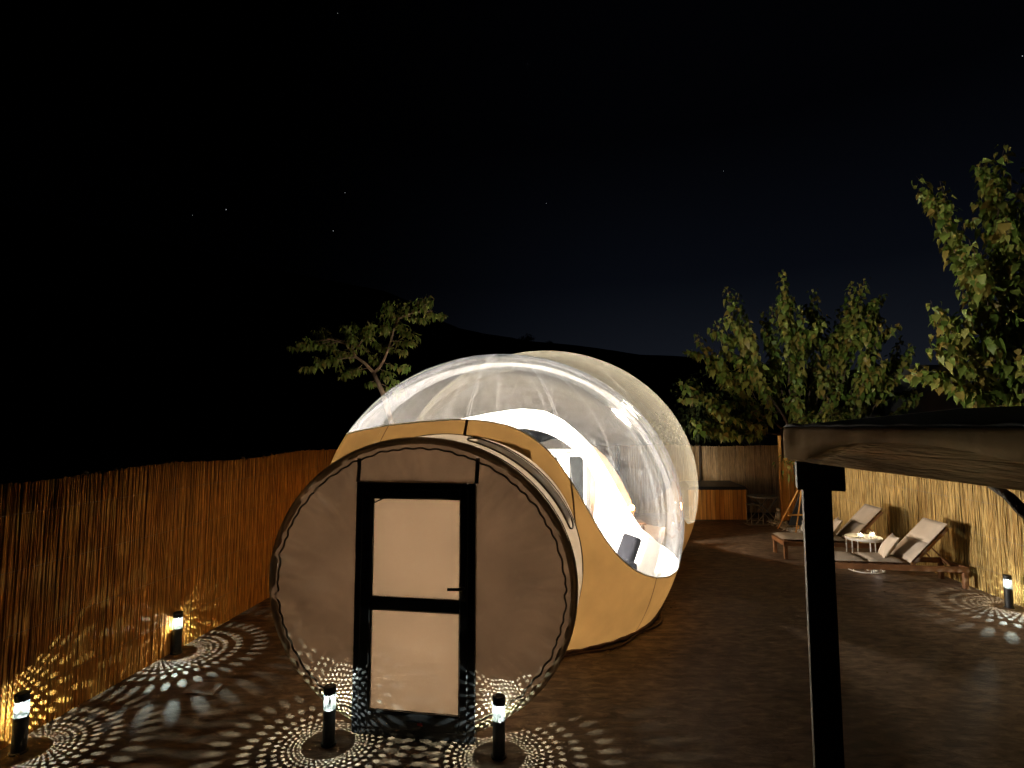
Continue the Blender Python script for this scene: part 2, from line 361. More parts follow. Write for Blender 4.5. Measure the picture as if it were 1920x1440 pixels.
# ------------------------------------------------------------------ stars and a red mast light
star_m = emat('starlight', (.9, .95, 1), 1.0)
bm = bmesh.new(); bmesh.ops.create_icosphere(bm, subdivisions=1, radius=1); sm = bpy.data.meshes.new('star'); bm.to_mesh(sm); bm.free(); sm.materials.append(star_m)
for px, py, s, lab in ((633, 25, .8, 'faint star at the very top of the sky left of the middle'), (989, 121, .5, 'dim star high in the sky straight above the dome'), (647, 361, .7, 'star high above the crooked tree, the upper of the pair there'),
                       (424, 393, 1.1, 'brightest star in the left sky, right of a fainter neighbour'), (361, 404, .7, 'fainter star just left of the brightest star in the left sky'), (625, 433, .8, 'star above the crooked tree, the lower of the pair there'),
                       (1356, 321, .6, 'dim star high above the red light on the far hill'), (1024, 381, .6, 'dim star midway between the dome top and the upper sky'), (1917, 105, 1.2, 'bright star at the right edge of the sky above the tall mulberry')):
    o = bpy.data.objects.new('star', sm); COL.objects.link(o); o.location = at(px, py, 1900); o.scale = (s * 1.0,) * 3
    tag(o, lab, 'star', 'stars in the night sky')
p = at(1352, 661, 400); t = thing('radio_mast', (p.x, p.y, 0), 'thin radio mast on the far hill with a red warning light', 'mast')
MB().tube([(p.x, p.y, 20), (p.x, p.y, p.z - .5)], [.25, .12], 6).obj('mast_pole', M['metal'], t)
b_ = bmesh.new(); bmesh.ops.create_icosphere(b_, subdivisions=2, radius=.55); me = bpy.data.meshes.new('warning_light'); b_.to_mesh(me); b_.free(); me.materials.append(emat('red_light', (1, .06, .03), 6))
o = bpy.data.objects.new('warning_light', me); COL.objects.link(o); o.parent = t; o.location = (0, 0, p.z)

# ================================================================== BUBBLE TENT
AX = Vector((.151, .9885, 0)).normalized(); RT = Vector((AX.y, -AX.x, 0))
C1 = Vector((-.144, 8.2, 1.235)); A1, K1 = 2.62, 2.36
C3 = Vector((.66, 10.8, 1.40)); A3 = 2.90; K3 = A3 * .9008
tent = thing('bubble_tent', (C1.x, C1.y, 0), 'lit inflatable bubble tent with tan skirt, clear domes and a round entrance tunnel', 'tent')
def ell(C, A, K, phi, z):
    """surface point and outward normal; phi = 0 faces the entrance, positive to the right"""
    q = max(0, 1 - ((z - C.z) / K) ** 2); r = A * math.sqrt(q); p = math.radians(phi)
    d = -AX * math.cos(p) + RT * math.sin(p)
    P = Vector((C.x, C.y, z)) + d * r
    n = Vector(((P.x - C.x) / A ** 2, (P.y - C.y) / A ** 2, (P.z - C.z) / K ** 2)).normalized()
    return P, n
def interp(tab, x):
    xs = [t[0] for t in tab]; ys = [t[1] for t in tab]
    return float(np.interp(x, xs, ys))
EDGE1 = [(-180, 2.83), (-172, 2.80), (-161, 2.74), (-151, 2.66), (-135, 2.58), (-110, 2.48), (-85, 2.40), (-56.7, 2.40), (-36, 2.48), (-30, 2.51), (-14, 2.56), (-3.7, 2.58), (1.6, 2.57), (6.5, 2.55), (12.4, 2.5), (17.8, 2.39), (22.8, 2.2), (25.6, 2.01), (28.4, 1.78), (31.3, 1.53), (34.2, 1.31), (38.3, 1.1), (43.3, .93), (49.1, .81), (54.9, .73), (62.7, .67), (73.6, .635), (85.7, .625), (99.3, .615), (111.1, .64), (122.8, .76), (130.4, 1.0), (136.2, 1.32), (141.8, 1.74), (146.3, 2.13), (151.3, 2.38), (157.6, 2.63), (165.9, 2.79), (176.8, 2.83), (180, 2.83)]
EDGE3 = [(-180, 2.2), (-150, 1.8), (-100, 1.7), (-60, 2.0), (-20, 2.4), (0, 2.4), (20, 2.0), (35, 1.5), (45, 1.2), (57.7, 1.0), (61.7, .87), (75, .81), (80, .77), (94, .52), (100, .45), (120, .34), (128, .34), (135, .40), (145, .6), (160, 1.5), (170, 2.1), (180, 2.2)]
def sedge(tab, phi):
    phi = (phi + 180) % 360 - 180
    return sum(interp(tab, (phi + d + 180) % 360 - 180) for d in (-1.2, 0, 1.2)) / 3
NG = 13; GW = 360 / NG; G0 = -1.0 - GW / 2 * 0          # seam at phi = -1, one every 27.7 degrees
# the tunnel: an upright ellipse carried along AX from the front face
FC = Vector((-.71, 4.54, 0)) - RT * .08; TA, TB, TZ = 1.30, 1.19, 1.19
def tun(ang, s, k=1.0):
    w = TA * k * math.cos(ang); z = TZ + TB * k * math.sin(ang)
    return FC + RT * w + AX * s + Vector((0, 0, z))
def tun_at_skirt(phi):
    """heights between which the tunnel opens through the dome wall at this bearing, or None"""
    zs = []
    for i in range(200):
        z = 2.42 * i / 199; P, _ = ell(C1, A1, K1, phi, z); w = (P - FC).dot(RT)
        if (w / TA) ** 2 + ((z - TZ) / TB) ** 2 < .97: zs.append(z)
    return (min(zs), max(zs)) if zs else None
def arch(phi):
    d = abs((phi - 180 + 180) % 360 - 180)
    if d >= 33.8: return 0.0
    return 1.1 + 1.36 * math.sqrt(max(0, 1 - (d / 33.8) ** 2))
def gore(name, m, C, A, K, cols, z0f, z1f, rows, par, off=0.0, bisect=None, top=False):
    vs = []; ns = []; fs = []; nc = len(cols)
    for phi in cols:
        a, b = z0f(phi), z1f(phi)
        ta, tb = math.asin(max(-1, min(1, (a - C.z) / K))), math.asin(max(-1, min(1, (b - C.z) / K)))
        for j in range(rows + 1):
            z = C.z + K * math.sin(ta + (tb - ta) * j / rows)
            P, n = ell(C, A, K, phi, z); vs.append(P + n * off); ns.append(n)
    R = rows + 1
    for i in range(nc - 1):
        for j in range(rows): fs.append((i * R + j, (i + 1) * R + j, (i + 1) * R + j + 1, i * R + j + 1))
    org = origin_of(par); me = bpy.data.meshes.new(name)
    if bisect:
        bm = bmesh.new(); bv = [bm.verts.new(v) for v in vs]
        for f in fs:
            try: bm.faces.new([bv[i] for i in f])
            except ValueError: pass
        bmesh.ops.bisect_plane(bm, geom=list(bm.verts) + list(bm.edges) + list(bm.faces), plane_co=bisect[0], plane_no=bisect[1], clear_inner=True)
        if not bm.faces: bm.free(); return None
        bm.verts.index_update(); vs = [v.co.copy() for v in bm.verts]; fs = [[v.index for v in f.verts] for f in bm.faces]; bm.free()
        ns = [Vector(((p.x - C.x) / A ** 2, (p.y - C.y) / A ** 2, (p.z - C.z) / K ** 2)).normalized() for p in vs]
    me.from_pydata([tuple(v - org) for v in vs], [], fs); me.update()
    me.polygons.foreach_set('use_smooth', [True] * len(me.polygons))
    me.normals_split_custom_set_from_vertices([tuple(n) for n in ns])
    me.materials.append(m); o = bpy.data.objects.new(name, me); COL.objects.link(o); o.parent = par; return o
def span(a, b, n): return [a + (b - a) * i / n for i in range(n + 1)]
topz1 = C1.z + K1 * .9995
for g in range(NG):
    a = -1.0 + g * GW; b = a + GW; cols = span(a, b, 18)
    e1 = lambda p: sedge(EDGE1, p)
    # split the bearing range where the tunnel or the rear arch opens
    segs = []; cuts = sorted({a, b} | {c for c in (180 - 33.8, 180 + 33.8) if a < c < b})
    for c0, c1 in zip(cuts[:-1], cuts[1:]):
        mid = (c0 + c1) / 2; n = max(3, int((c1 - c0) * .8))
        if 146.2 <= mid <= 213.8: gore('skirt_panel', M['skirt'], C1, A1, K1, span(c0, c1, n * 2), arch, e1, 10, tent)
        else:
            nn = n * 3; cc = span(c0, c1, nn); op = [tun_at_skirt((c + 180) % 360 - 180) for c in cc]
            run = []; state = None
            mb_cols = []
            for c, q in zip(cc, op):
                mb_cols.append((c, q))
            i = 0
            while i < len(mb_cols) - 1:
                j = i
                has = mb_cols[i][1] is not None and mb_cols[i + 1][1] is not None
                while j < len(mb_cols) - 1 and (mb_cols[j][1] is not None and mb_cols[j + 1][1] is not None) == has: j += 1
                sub = [x[0] for x in mb_cols[i:j + 1]]
                if has:
                    tb = {x[0]: x[1] for x in mb_cols[i:j + 1]}
                    gore('skirt_panel', M['skirt'], C1, A1, K1, sub, lambda p: tb[p][1], e1, 8, tent)
                    gore('skirt_panel', M['skirt'], C1, A1, K1, sub, lambda p: 0.0, lambda p: tb[p][0], 5, tent)
                else:
                    gore('skirt_panel', M['skirt'], C1, A1, K1, sub, lambda p: 0.0, e1, 22, tent)
                i = j
    gore('dome_panel', M['clear'], C1, A1, K1, cols, e1, lambda p: topz1, 26, tent)
    # seam tape outside the tan cloth, double weld line on the clear sheet
    hw = .36
    ph = a
    zlo = 0.02
    q = tun_at_skirt((ph + 180) % 360 - 180)
    if q: zlo = q[1]
    if arch(ph) > 0: zlo = arch(ph)
    wide = .45 if q and q[1] > 1.9 else .22
    gore('skirt_seam', M['seam'], C1, A1, K1, span(ph - wide, ph + wide, 2), lambda p: zlo, lambda p: e1(p) + .004, 18, tent, off=.006)
    for d in (-.42, .42):
        gore('dome_seam', M['clearseam'], C1, A1, K1, span(ph + d - .13, ph + d + .13, 1), e1, lambda p: C1.z + K1 * .985, 22, tent, off=.005)
# pale welt that finishes the edge between tan cloth and clear sheet
welt = []
for i in range(360):
    ph = -180 + i; P, n = ell(C1, A1, K1, ph, sedge(EDGE1, ph)); welt.append(P + n * .004)
MB().tube(welt, .008, 5, closed=True).obj('edge_welt', M['white'], tent, smooth=True)
MB().lathe([(2.2, .012), (2.2, .03)], (C1.x, C1.y, 0), 64).obj('dome_floor', M['floor'], tent)
# hem and skirting rope at the foot of the dome
hem = []
for i in range(200):
    ph = -150 + 300 * i / 199
    if abs(ph) < 24: continue
    P, n = ell(C1, A1, K1, ph, .03); hem.append(P + Vector((n.x, n.y, 0)) * .012 + Vector((0, 0, .008 * math.sin(i * 1.7))))
h1 = [p for p in hem if (p - C1).dot(RT) > 0]; h2 = [p for p in hem if (p - C1).dot(RT) < 0]
for hh in (h1, h2): MB().tube(hh, [.026 + .006 * math.sin(k * .9) for k in range(len(hh))], 7).obj('base_hem', M['cable'], tent, smooth=True)
lp = []
for i in range(24):
    a = -40 + 150 * i / 23
    P, n = ell(C1, A1, K1, a * .55 + 34, .02); lp.append(P + Vector((n.x, n.y, 0)) * (.09 + .05 * math.sin(i * .9)) + Vector((0, 0, -.005)))
tag(MB().tube(lp, .011, 6).obj('power_cable', M['cable'], smooth=True), 'brown power cable lying along the foot of the big dome', 'cable')
# ---- rear dome, cut where it meets the big one
kz = .9008
def sc(p): return Vector((p.x, p.y, p.z / kz))
n_ = sc(C3) - sc(C1); k_ = (A1 ** 2 - A3 ** 2 + sc(C3).length_squared - sc(C1).length_squared) / 2
pn = Vector((n_.x, n_.y, n_.z / kz)); pco = pn * (k_ / pn.length_squared); BIS = (pco, pn.normalized())
for g in range(NG):
    a = -14 + g * GW; cols = span(a, a + GW, 16); e3 = lambda p: sedge(EDGE3, p)
    gore('rear_skirt_panel', M['rear_skirt'], C3, A3, K3, cols, lambda p: 0.0, e3, 18, tent, bisect=BIS)
    gore('rear_dome_panel', M['rear_clear'], C3, A3, K3, cols, e3, lambda p: C3.z + K3 * .9995, 26, tent, bisect=BIS)
    gore('rear_dome_seam', M['clearseam'], C3, A3, K3, span(a - .2, a + .2, 1), e3, lambda p: C3.z + K3 * .985, 22, tent, off=.005, bisect=BIS)
MB().lathe([(2.35, .010), (2.35, .026)], (C3.x + .1, C3.y + .25, 0), 64).obj('rear_floor', M['floor'], tent)

# ---- entrance tunnel
NT = 96; SG = 14; rings = []
def end_s(ang, k):
    P0 = tun(ang, 0, k); lo, hi = .3, 3.5
    for _ in range(40):
        s = (lo + hi) / 2; P = P0 + AX * s; d = P - C1
        inside = (d.x ** 2 + d.y ** 2) / A1 ** 2 + d.z ** 2 / K1 ** 2 < 1
        if inside: hi = s
        else: lo = s
    return hi
mb = MB(); vs = []; fs = []
ES = [end_s(2 * PI * i / NT, 1.0) for i in range(NT)]
for i in range(NT):
    ang = 2 * PI * i / NT; e = ES[i] + .02
    for j in range(SG + 1):
        s = e * j / SG; k = 1 + .035 * math.sin(PI * min(1, s / max(e, .1))) ** .8 + .010 * mnoise.noise(Vector((ang * 2.2, s * 3, 2)))
        P = tun(ang, s, k); P.z = max(.004, P.z); vs.append(P)
for i in range(NT):
    i2 = (i + 1) % NT
    for j in range(SG): fs.append((i * (SG + 1) + j, i * (SG + 1) + j + 1, i2 * (SG + 1) + j + 1, i2 * (SG + 1) + j))
tn = MB().add(vs, fs).obj('entrance_tunnel', M['tunnel'], tent, smooth=True)
def tp(ang_deg, s, off=.02):
    a = math.radians(ang_deg); e = end_s(a, 1.0); k = 1 + .035 * math.sin(PI * min(1, max(0, s) / e)) ** .8
    P = tun(a, s, k); n = (RT * math.cos(a) + Vector((0, 0, math.sin(a)))).normalized(); return P + n * off
# raised loop of piping around the vent flap on the tunnel's right shoulder, and ring seam
loop = [tp(a, .30, .012) for a in np.linspace(74, 22, 22)] + [tp(22 - 2.2 * math.sin(t), .45 - .15 * math.cos(t), .012) for t in np.linspace(.3, PI - .3, 7)] + [tp(a, .60, .012) for a in np.linspace(22, 74, 22)] + [tp(74 + 2 * math.sin(t), .45 + .15 * math.cos(t), .012) for t in np.linspace(.3, PI - .3, 5)]
MB().tube(loop, .009, 6, closed=True).obj('vent_piping', M['rim'], tn, smooth=True)
vs = []; fs = []
aa = np.linspace(72, 23.5, 24)
for a in aa:
    for s in (.315, .45, .585): vs.append(tp(a, s, .014 if s != .45 else .030))
for i in range(len(aa) - 1):
    for j in range(2): fs.append((i * 3 + j, i * 3 + j + 1, (i + 1) * 3 + j + 1, (i + 1) * 3 + j))
MB().add(vs, fs).obj('vent_flap', M['tunnel'], tn, smooth=True)
for s_ in (.12, .80):
    MB().tube([tp(a, s_, .006) for a in np.linspace(-55, 150, 70)], .006, 5).obj('tunnel_seam', M['rim'], tn, smooth=True)
# dark cloth collar where the tunnel top joins the skirt
cols = span(-6, 17, 18)
gore('joint_flap', M['skirt'], C1, A1, K1, cols, lambda p: (tun_at_skirt(p) or (0, 2.2))[1] - .02, lambda p: 2.40 - .009 * max(0, p - 2) * (1 if p < 14 else 1.2), 3, tent, off=.012)
gore('joint_flap', M['rim'], C1, A1, K1, span(-20, 26, 30), lambda p: (tun_at_skirt(p) or (0, 1.5))[1] - .03, lambda p: (tun_at_skirt(p) or (0, 1.5))[1] + .012, 2, tent, off=.009)
# ---- round front: rim, gathered cord, three cloth panels
rimp = []
for i in range(120):
    a = 2 * PI * i / 120; P = tun(a, -.005, 1.0); P.z = max(.03, P.z + .004); rimp.append(P)
MB().tube(rimp, .030, 10, closed=True).obj('tunnel_rim', M['rimcloth'], tent, smooth=True)
crd = []
for i in range(420):
    a = 2 * PI * i / 420; k = .948 + .0045 * math.sin(a * 62 + 3 * mnoise.noise(Vector((a * 4, 0, 0)))) + .010 * mnoise.noise(Vector((a * 9, 0, 3))); P = tun(a, -.035, k); crd.append(P)
MB().tube(crd, .008, 6, closed=True).obj('gathered_cord', M['rim'], tent, smooth=True)
def fp(w, z, s): return FC + RT * w + AX * s + Vector((0, 0, z))
DL, DR, DT = -.53, .505, 2.03
def wE(z): return TA * .985 * math.sqrt(max(0, 1 - ((z - TZ) / (TB * .985)) ** 2))
def fold(w, z):
    r = math.hypot(w / TA, (z - TZ) / TB); an = math.atan2((z - TZ), w)
    edge = max(0, (r - .55) / .45)
    v = .016 * edge ** 1.5 * math.sin(an * 46) * (1 + mnoise.noise(Vector((an * 5, r * 2, 0))))
    if w < 0:  # slack left half: long diagonal folds from the upper door corner
        q = (w + .53) * .55 + (z - 1.2) * .85 + .25 * mnoise.noise(Vector((w * 2, z * 1.3, 5)))
        v += .036 * math.sin(q * 15) * (.35 + .65 * max(0, mnoise.noise(Vector((w * 1.7, z * 1.7, 8))) + .5)) * min(1, (-w - .53) / .15 + .1)
    else:
        q = (w - .5) * .9 - (z - 1.2) * .5
        v += .013 * math.sin(q * 13 + 2 * mnoise.noise(Vector((w * 2, z * 2, 1)))) * min(1, max(0, (w - .505) / .15))
    v += .006 * mnoise.noise(Vector((w * 5, z * 5, 9)))
    return v
def panel(name, side):
    vs = []; fs = []; nz_, nw = 110, 44
    w0 = DL if side < 0 else DR
    zl = TZ - TB * .985 * math.sqrt(1 - (w0 / (TA * .985)) ** 2); zh = 2 * TZ - zl
    for i in range(nz_ + 1):
        z = zl + (zh - zl) * i / nz_; we = wE(z) * (1 if side > 0 else -1)
        if abs(we) < abs(w0): we = w0
        for j in range(nw + 1):
            w = w0 + (we - w0) * j / nw; vs.append(fp(w, max(.006, z), -.012 + fold(w, z)))
    for i in range(nz_):
        for j in range(nw):
            a = i * (nw + 1) + j; q = (a, a + 1, a + nw + 2, a + nw + 1); fs.append(q if side > 0 else q[::-1])
    return MB().add(vs, fs).obj(name, M['canvas'], tent, smooth=True)
panel('front_panel', -1); panel('front_panel', 1)
vs = []; fs = []
for i in range(31):
    w = DL + (DR - DL) * i / 30; zt = TZ + TB * .985 * math.sqrt(1 - (w / (TA * .985)) ** 2)
    for j in range(13):
        z = DT + (zt - DT) * j / 12; vs.append(fp(w, z, -.014 + .6 * fold(w, z)))
for i in range(30):
    for j in range(12): fs.append((i * 13 + j, (i + 1) * 13 + j, (i + 1) * 13 + j + 1, i * 13 + j + 1))
MB().add(vs, fs).obj('front_panel', M['canvas'], tent, smooth=True)
for w in (DL, DR):
    zt = TZ + TB * .96 * math.sqrt(1 - (w / (TA * .985)) ** 2)
    pts = [fp(w + .012 * math.sin(4 * (z - DT)), z, -.02 + .6 * fold(w, z)) for z in np.linspace(DT, zt, 8)]
    vs = []
    for p_ in pts: vs += [p_ - RT * .018, p_ + RT * .018]
    MB().add(vs, [(2 * i, 2 * i + 1, 2 * i + 3, 2 * i + 2) for i in range(7)]).obj('panel_seam', M['rim'], tent)
# ---- door
MT = Matrix.Translation(FC) @ Matrix(((RT.x, AX.x, 0, 0), (RT.y, AX.y, 0, 0), (0, 0, 1, 0), (0, 0, 0, 1)))
door = MB().rbox((DL, -.05, .0), (DL + .07, .05, DT), .006, MT, 1).rbox((DR - .07, -.05, .0), (DR, .05, DT), .006, MT, 1).rbox((DL + .07, -.05, DT - .055), (DR - .07, .05, DT), .006, MT, 1).rbox((DL + .07, -.05, .0), (DR - .07, .05, .075), .006, MT, 1).obj('door', M['frame'], tent)
i0, i1 = DL + .145, DR - .125
leaf = MB().rbox((DL + .060, -.068, .066), (i0, .02, DT - .046), .006, MT, 1).rbox((i1, -.068, .066), (DR - .060, .02, DT - .046), .006, MT, 1)
leaf.rbox((i0, -.066, DT - .125), (i1, .02, DT - .047), .006, MT, 1).rbox((i0, -.066, .067), (i1, .02, .185), .006, MT, 1).rbox((i0, -.064, .995), (i1, .02, 1.085), .006, MT, 1)
leaf.obj('door_leaf', M['frame'], door)
for z0, z1 in ((.185, .995), (1.085, DT - .125)):
    MB().box((i0, -.022, z0), (i1, -.016, z1), MT).obj('glass_pane', M['glass'], door)
bead = MB()
for z0, z1 in ((.185, .995), (1.085, DT - .125)):
    for lo, hi in (((i0, -.050, z0), (i0 + .010, -.024, z1)), ((i1 - .010, -.050, z0), (i1, -.024, z1)), ((i0 + .010, -.050, z0), (i1 - .010, -.024, z0 + .010)), ((i0 + .010, -.050, z1 - .010), (i1 - .010, -.024, z1))): bead.box(lo, hi, MT)
bead.obj('glazing_bead', M['blackplastic'], door)
hd = MB().rbox((i1 + .018, -.085, 1.10), (i1 + .052, -.068, 1.30), .006, MT, 1)
hd.tube([MT @ Vector(p_) for p_ in ((i1 + .035, -.075, 1.205), (i1 + .035, -.118, 1.205), (i1 + .02, -.122, 1.204), (i1 - .085, -.120, 1.20))], .0125, 8).obj('door_handle', M['blackplastic'], door, smooth=True)
MB().rbox((i0 - .04, -.095, DT - .085), (i0 + .13, -.068, DT - .05), .006, MT, 1).obj('door_closer', M['blackplastic'], door)
MB().tube([MT @ Vector(p_) for p_ in ((i0 + .10, -.03, DT - .128), (i0 + .004, -.03, DT - .172))], .007, 6).obj('closer_arm', M['blackplastic'], door)
lk = MB().rbox((-.06, -.080, .118), (.09, -.068, .142), .003, MT, 1).obj('draught_lock', M['blackplastic'], door)
MB().rbox((.045, -.083, .119), (.088, -.0805, .141), .001, MT, 1).obj('red_tag', M['red'], lk)

# ---- inside the domes
t = thing('floor_lamp', (.15, 8.15, .03), 'globe floor lamp standing lit inside the big dome', 'lamp')
MB().lathe([(.17, 0), (.17, .02), (.03, .035), (.013, .05), (.013, .76), (.03, .77), (.05, .785)], (0, 0, 0), 20).lobj('lamp_stand', M['whitepaint'], t, smooth=True)
b_ = bmesh.new(); bmesh.ops.create_icosphere(b_, subdivisions=2, radius=.22); me = bpy.data.meshes.new('globe'); b_.to_mesh(me); b_.free()
me.polygons.foreach_set('use_smooth', [True] * len(me.polygons)); me.materials.append(glow_glass('lamp_glow', (1, .90, .76), 60)); lamp_in(t, 1.00, .16, MAIN_LAMP, (1, .94, .86))
o = bpy.data.objects.new('globe', me); COL.objects.link(o); o.parent = t; o.location = (0, 0, 1.00)
t = thing('armchair', (1.46, 8.52, .03), 'charcoal upholstered armchair with slanted back inside the big dome by the tan edge', 'armchair', rz=math.radians(-70))
MB().rbox((-.36, -.36, .16), (.36, .30, .40), .05).lobj('seat', M['greycloth'], t, True)
MB().rbox((-.20, .0, 0), (.20, .13, .50), .06, Matrix.Translation((0, .24, .30)) @ Matrix.Rotation(-.42, 4, 'X'), 4).lobj('backrest', M['greycloth'], t, True)
for sx_ in (-1, 1):
    MB().rbox((-.06, -.34, .14), (.06, .30, .42), .04, Matrix.Translation((sx_ * .38, 0, 0))).lobj('armrest', M['greycloth'], t, True)
    for sy in (-.28, .26): MB().tube([(sx_ * .3, sy, 0), (sx_ * .3, sy, .17)], .02, 6).lobj('leg', M['wood'], t)
# white partition with a glazed door beyond the arch
pw = MB(); q0 = at(1000, 900, 11.6); q1 = at(1108, 900, 11.6)
wl = thing('interior_partition', (q0.x, q0.y, 0), 'white partition with a dark glazed door seen through the arch of the dome', 'partition')
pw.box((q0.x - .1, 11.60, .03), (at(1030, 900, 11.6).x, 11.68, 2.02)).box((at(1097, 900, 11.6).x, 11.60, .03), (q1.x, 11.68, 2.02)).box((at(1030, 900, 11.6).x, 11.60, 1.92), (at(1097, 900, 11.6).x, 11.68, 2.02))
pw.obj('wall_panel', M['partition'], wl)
xa, xb, xm = at(1032, 900, 11.6).x, at(1095, 900, 11.6).x, at(1063, 900, 11.6).x
MB().box((xa - .02, 11.58, .03), (xb + .02, 11.598, .10)).box((xa - .02, 11.58, 1.86), (xb + .02, 11.598, 1.93)).box((xa - .03, 11.58, .10), (xa + .02, 11.598, 1.86)).box((xb - .01, 11.58, .10), (xb + .04, 11.598, 1.86)).box((xm - .03, 11.58, .10), (xm + .03, 11.598, 1.86)).obj('door_frame', M['whitepaint'], wl)
for u, v in ((xa + .02, xm - .03), (xm + .03, xb - .01)): MB().box((u, 11.605, .10), (v, 11.62, 1.86)).obj('door_pane', M['darkpane'], wl)
vs = []; fs = []
for i in range(25):
    x = xm - .20 + .26 * i / 24
    for z in (.1, 1.9): vs.append((x, 11.53 + .02 * math.sin(i * 1.9), z))
MB().add(vs, [(2 * i, 2 * i + 2, 2 * i + 3, 2 * i + 1) for i in range(24)]).obj('curtain', M['curtain'], wl, smooth=True)
q = at(1100, 950, 11.2); t = thing('towel_rack', (q.x, q.y, .03), 'slim black towel rack standing in front of the white partition', 'towel rack')
MB().tube([(-.06, 0, 0), (-.06, 0, .96), (.06, 0, .96), (.06, 0, 0)], .011, 6).lobj('rack_frame', M['blackplastic'], t)
MB().tube([(-.06, 0, .55), (.06, 0, .55)], .008, 6).lobj('rail', M['blackplastic'], t)
q = at(1184, 945, 11.1); t = thing('bedside_table', (q.x, q.y, .026), 'small wooden bedside table in the rear dome carrying the glowing lamp', 'table')
MB().rbox((-.24, -.22, .50), (.24, .22, .54), .01).lobj('tabletop', M['wood'], t)
for a_ in (-.2, .2):
    for b__ in (-.18, .18): MB().tube([(a_, b__, 0), (a_, b__, .5)], .02, 6).lobj('leg', M['wood'], t)
zt_ = q.z - .16
MB().rbox((-.20, -.18, .12), (.20, .18, .15), .008).lobj('shelf', M['wood'], t)
hp = [at(x, y, 11.35) for x, y in ((1108, 832), (1135, 856), (1160, 892), (1183, 938), (1195, 985), (1196, 1025), (1108, 1025))]
hb_ = MB().add([*hp, *[p_ + Vector((0, .06, 0)) for p_ in hp]], [tuple(range(7))[::-1], tuple(range(7, 14)), *[(i, (i + 1) % 7, 7 + (i + 1) % 7, 7 + i) for i in range(7)]])
tag(hb_.obj('headboard', mat('brown_board', (.12, .085, .06), .6, .3, 4, .2, 20)), 'arched brown headboard behind the amber lamp in the rear dome', 'headboard')
t = thing('table_lamp', (q.x, q.y, .566), 'small amber bedside lamp glowing in the rear dome', 'lamp')
MB().lathe([(.06, 0), (.06, .015), (.015, .03), (.015, .20)], (0, 0, 0), 16).lobj('lamp_base', M['wood'], t, True)
MB().lathe([(.05, .20), (.085, .215), (.09, .225), (.05, .226)], (0, 0, 0), 16).lobj('lamp_dish', M['wood'], t, True)
b2 = bmesh.new(); bmesh.ops.create_icosphere(b2, subdivisions=2, radius=.05); me = bpy.data.meshes.new('bulb'); b2.to_mesh(me); b2.free(); me.materials.append(emat('warm_bulb', (1, .42, .12), 1100))
o = bpy.data.objects.new('bulb', me); COL.objects.link(o); o.parent = t; o.location = (0, 0, .28)
t = thing('globe_lamp', (.92, 10.72, .026), 'smaller globe floor lamp standing in the middle of the rear dome', 'lamp')
MB().lathe([(.15, 0), (.15, .02), (.013, .04), (.013, 1.33), (.04, 1.35)], (0, 0, 0), 18).lobj('lamp_stand', M['whitepaint'], t, True)
b_ = bmesh.new(); bmesh.ops.create_icosphere(b_, subdivisions=2, radius=.10); me = bpy.data.meshes.new('globe'); b_.to_mesh(me); b_.free(); me.materials.append(glow_glass('rear_lamp_glow', (1, .88, .68), 8)); lamp_in(t, 1.45, .09, REAR_LAMP, (1, .88, .68))
o = bpy.data.objects.new('globe', me); COL.objects.link(o); o.parent = t; o.location = (0, 0, 1.45)

# ================================================================== BOLLARD LIGHTS
def make_bollard():
    t = thing('bollard_light', (0, 0, 0), '', 'bollard light', 'perforated bollard lights around the yard')
    R = .047
    MB().lathe([(.060, 0), (.060, .012), (R + .001, .016), (R + .001, .268)], (0, 0, 0), 36).lobj('post', M['bollard'], t)
    MB().lathe([(R + .001, .386), (R + .0015, .436), (R - .006, .442)], (0, 0, 0), 36).lobj('cap', M['bollard'], t)
    nu, nr = 40, 16; z0, z1 = .268, .386; dz = (z1 - z0) / nr; dw = 2 * PI * R / nu; hr = .0020
    vs = []; fs = []
    for r in range(nr):
        zc = z0 + dz * (r + .5)
        for u in range(nu):
            uc = (u + .5 * (r % 2)) * dw; b = len(vs)
            for k in range(8):
                an = PI / 4 * k; c, s = math.cos(an), math.sin(an); mxx = max(abs(c), abs(s))
                for (du, dv) in ((c / mxx * dw / 2, s / mxx * dz / 2), (c * hr, s * hr)):
                    th = (uc + du) / R; vs.append((R * math.cos(th), R * math.sin(th), zc + dv))
            for k in range(8):
                k2 = (k + 1) % 8; fs.append((b + 2 * k, b + 2 * k2, b + 2 * k2 + 1, b + 2 * k + 1))
    MB().add(vs, fs).lobj('perforated_sleeve', M['mesh'], t)
    MB().lathe([(.002, .362), (.008, .366), (.009, .372), (.009, .386)], (0, 0, 0), 12).lobj('led_bead', emat('led_glow', (.85, 1, .92), 60), t, True)
    for kind_, w_ in (('SPOT', LED_W), ('POINT', LED_W * .22)):      # the chip shines mostly downwards, a little sideways
        ld = bpy.data.lights.new('led', kind_); ld.energy = w_; ld.shadow_soft_size = .0008; ld.color = (.86, 1, .88)
        if kind_ == 'SPOT': ld.spot_size = math.radians(177); ld.spot_blend = .5
        lo = bpy.data.objects.new('led', ld); COL.objects.link(lo); lo.parent = t; lo.location = (0, 0, .350)
    return t
BOL = [((-1.45, 4.43), 'black perforated bollard light in front of the door, left of it'),
       ((-.10, 4.27), 'black perforated bollard light in front of the door, right of it'),
       ((-3.72, 6.13), 'black perforated bollard light against the left reed fence, the one nearer the tent'),
       ((-3.80, 4.32), 'black perforated bollard light at the left fence, cut by the edge of the photo'),
       ((6.90, 7.62), 'black perforated bollard light at the right reed fence beyond the sun loungers')]
bp_ = make_bollard()
for i, ((x, y), lab) in enumerate(BOL):
    o = bp_ if i == 0 else copy_tree(bp_); o.location = (x, y, 0); o.rotation_euler = (0, 0, .7 * i); o['label'] = lab

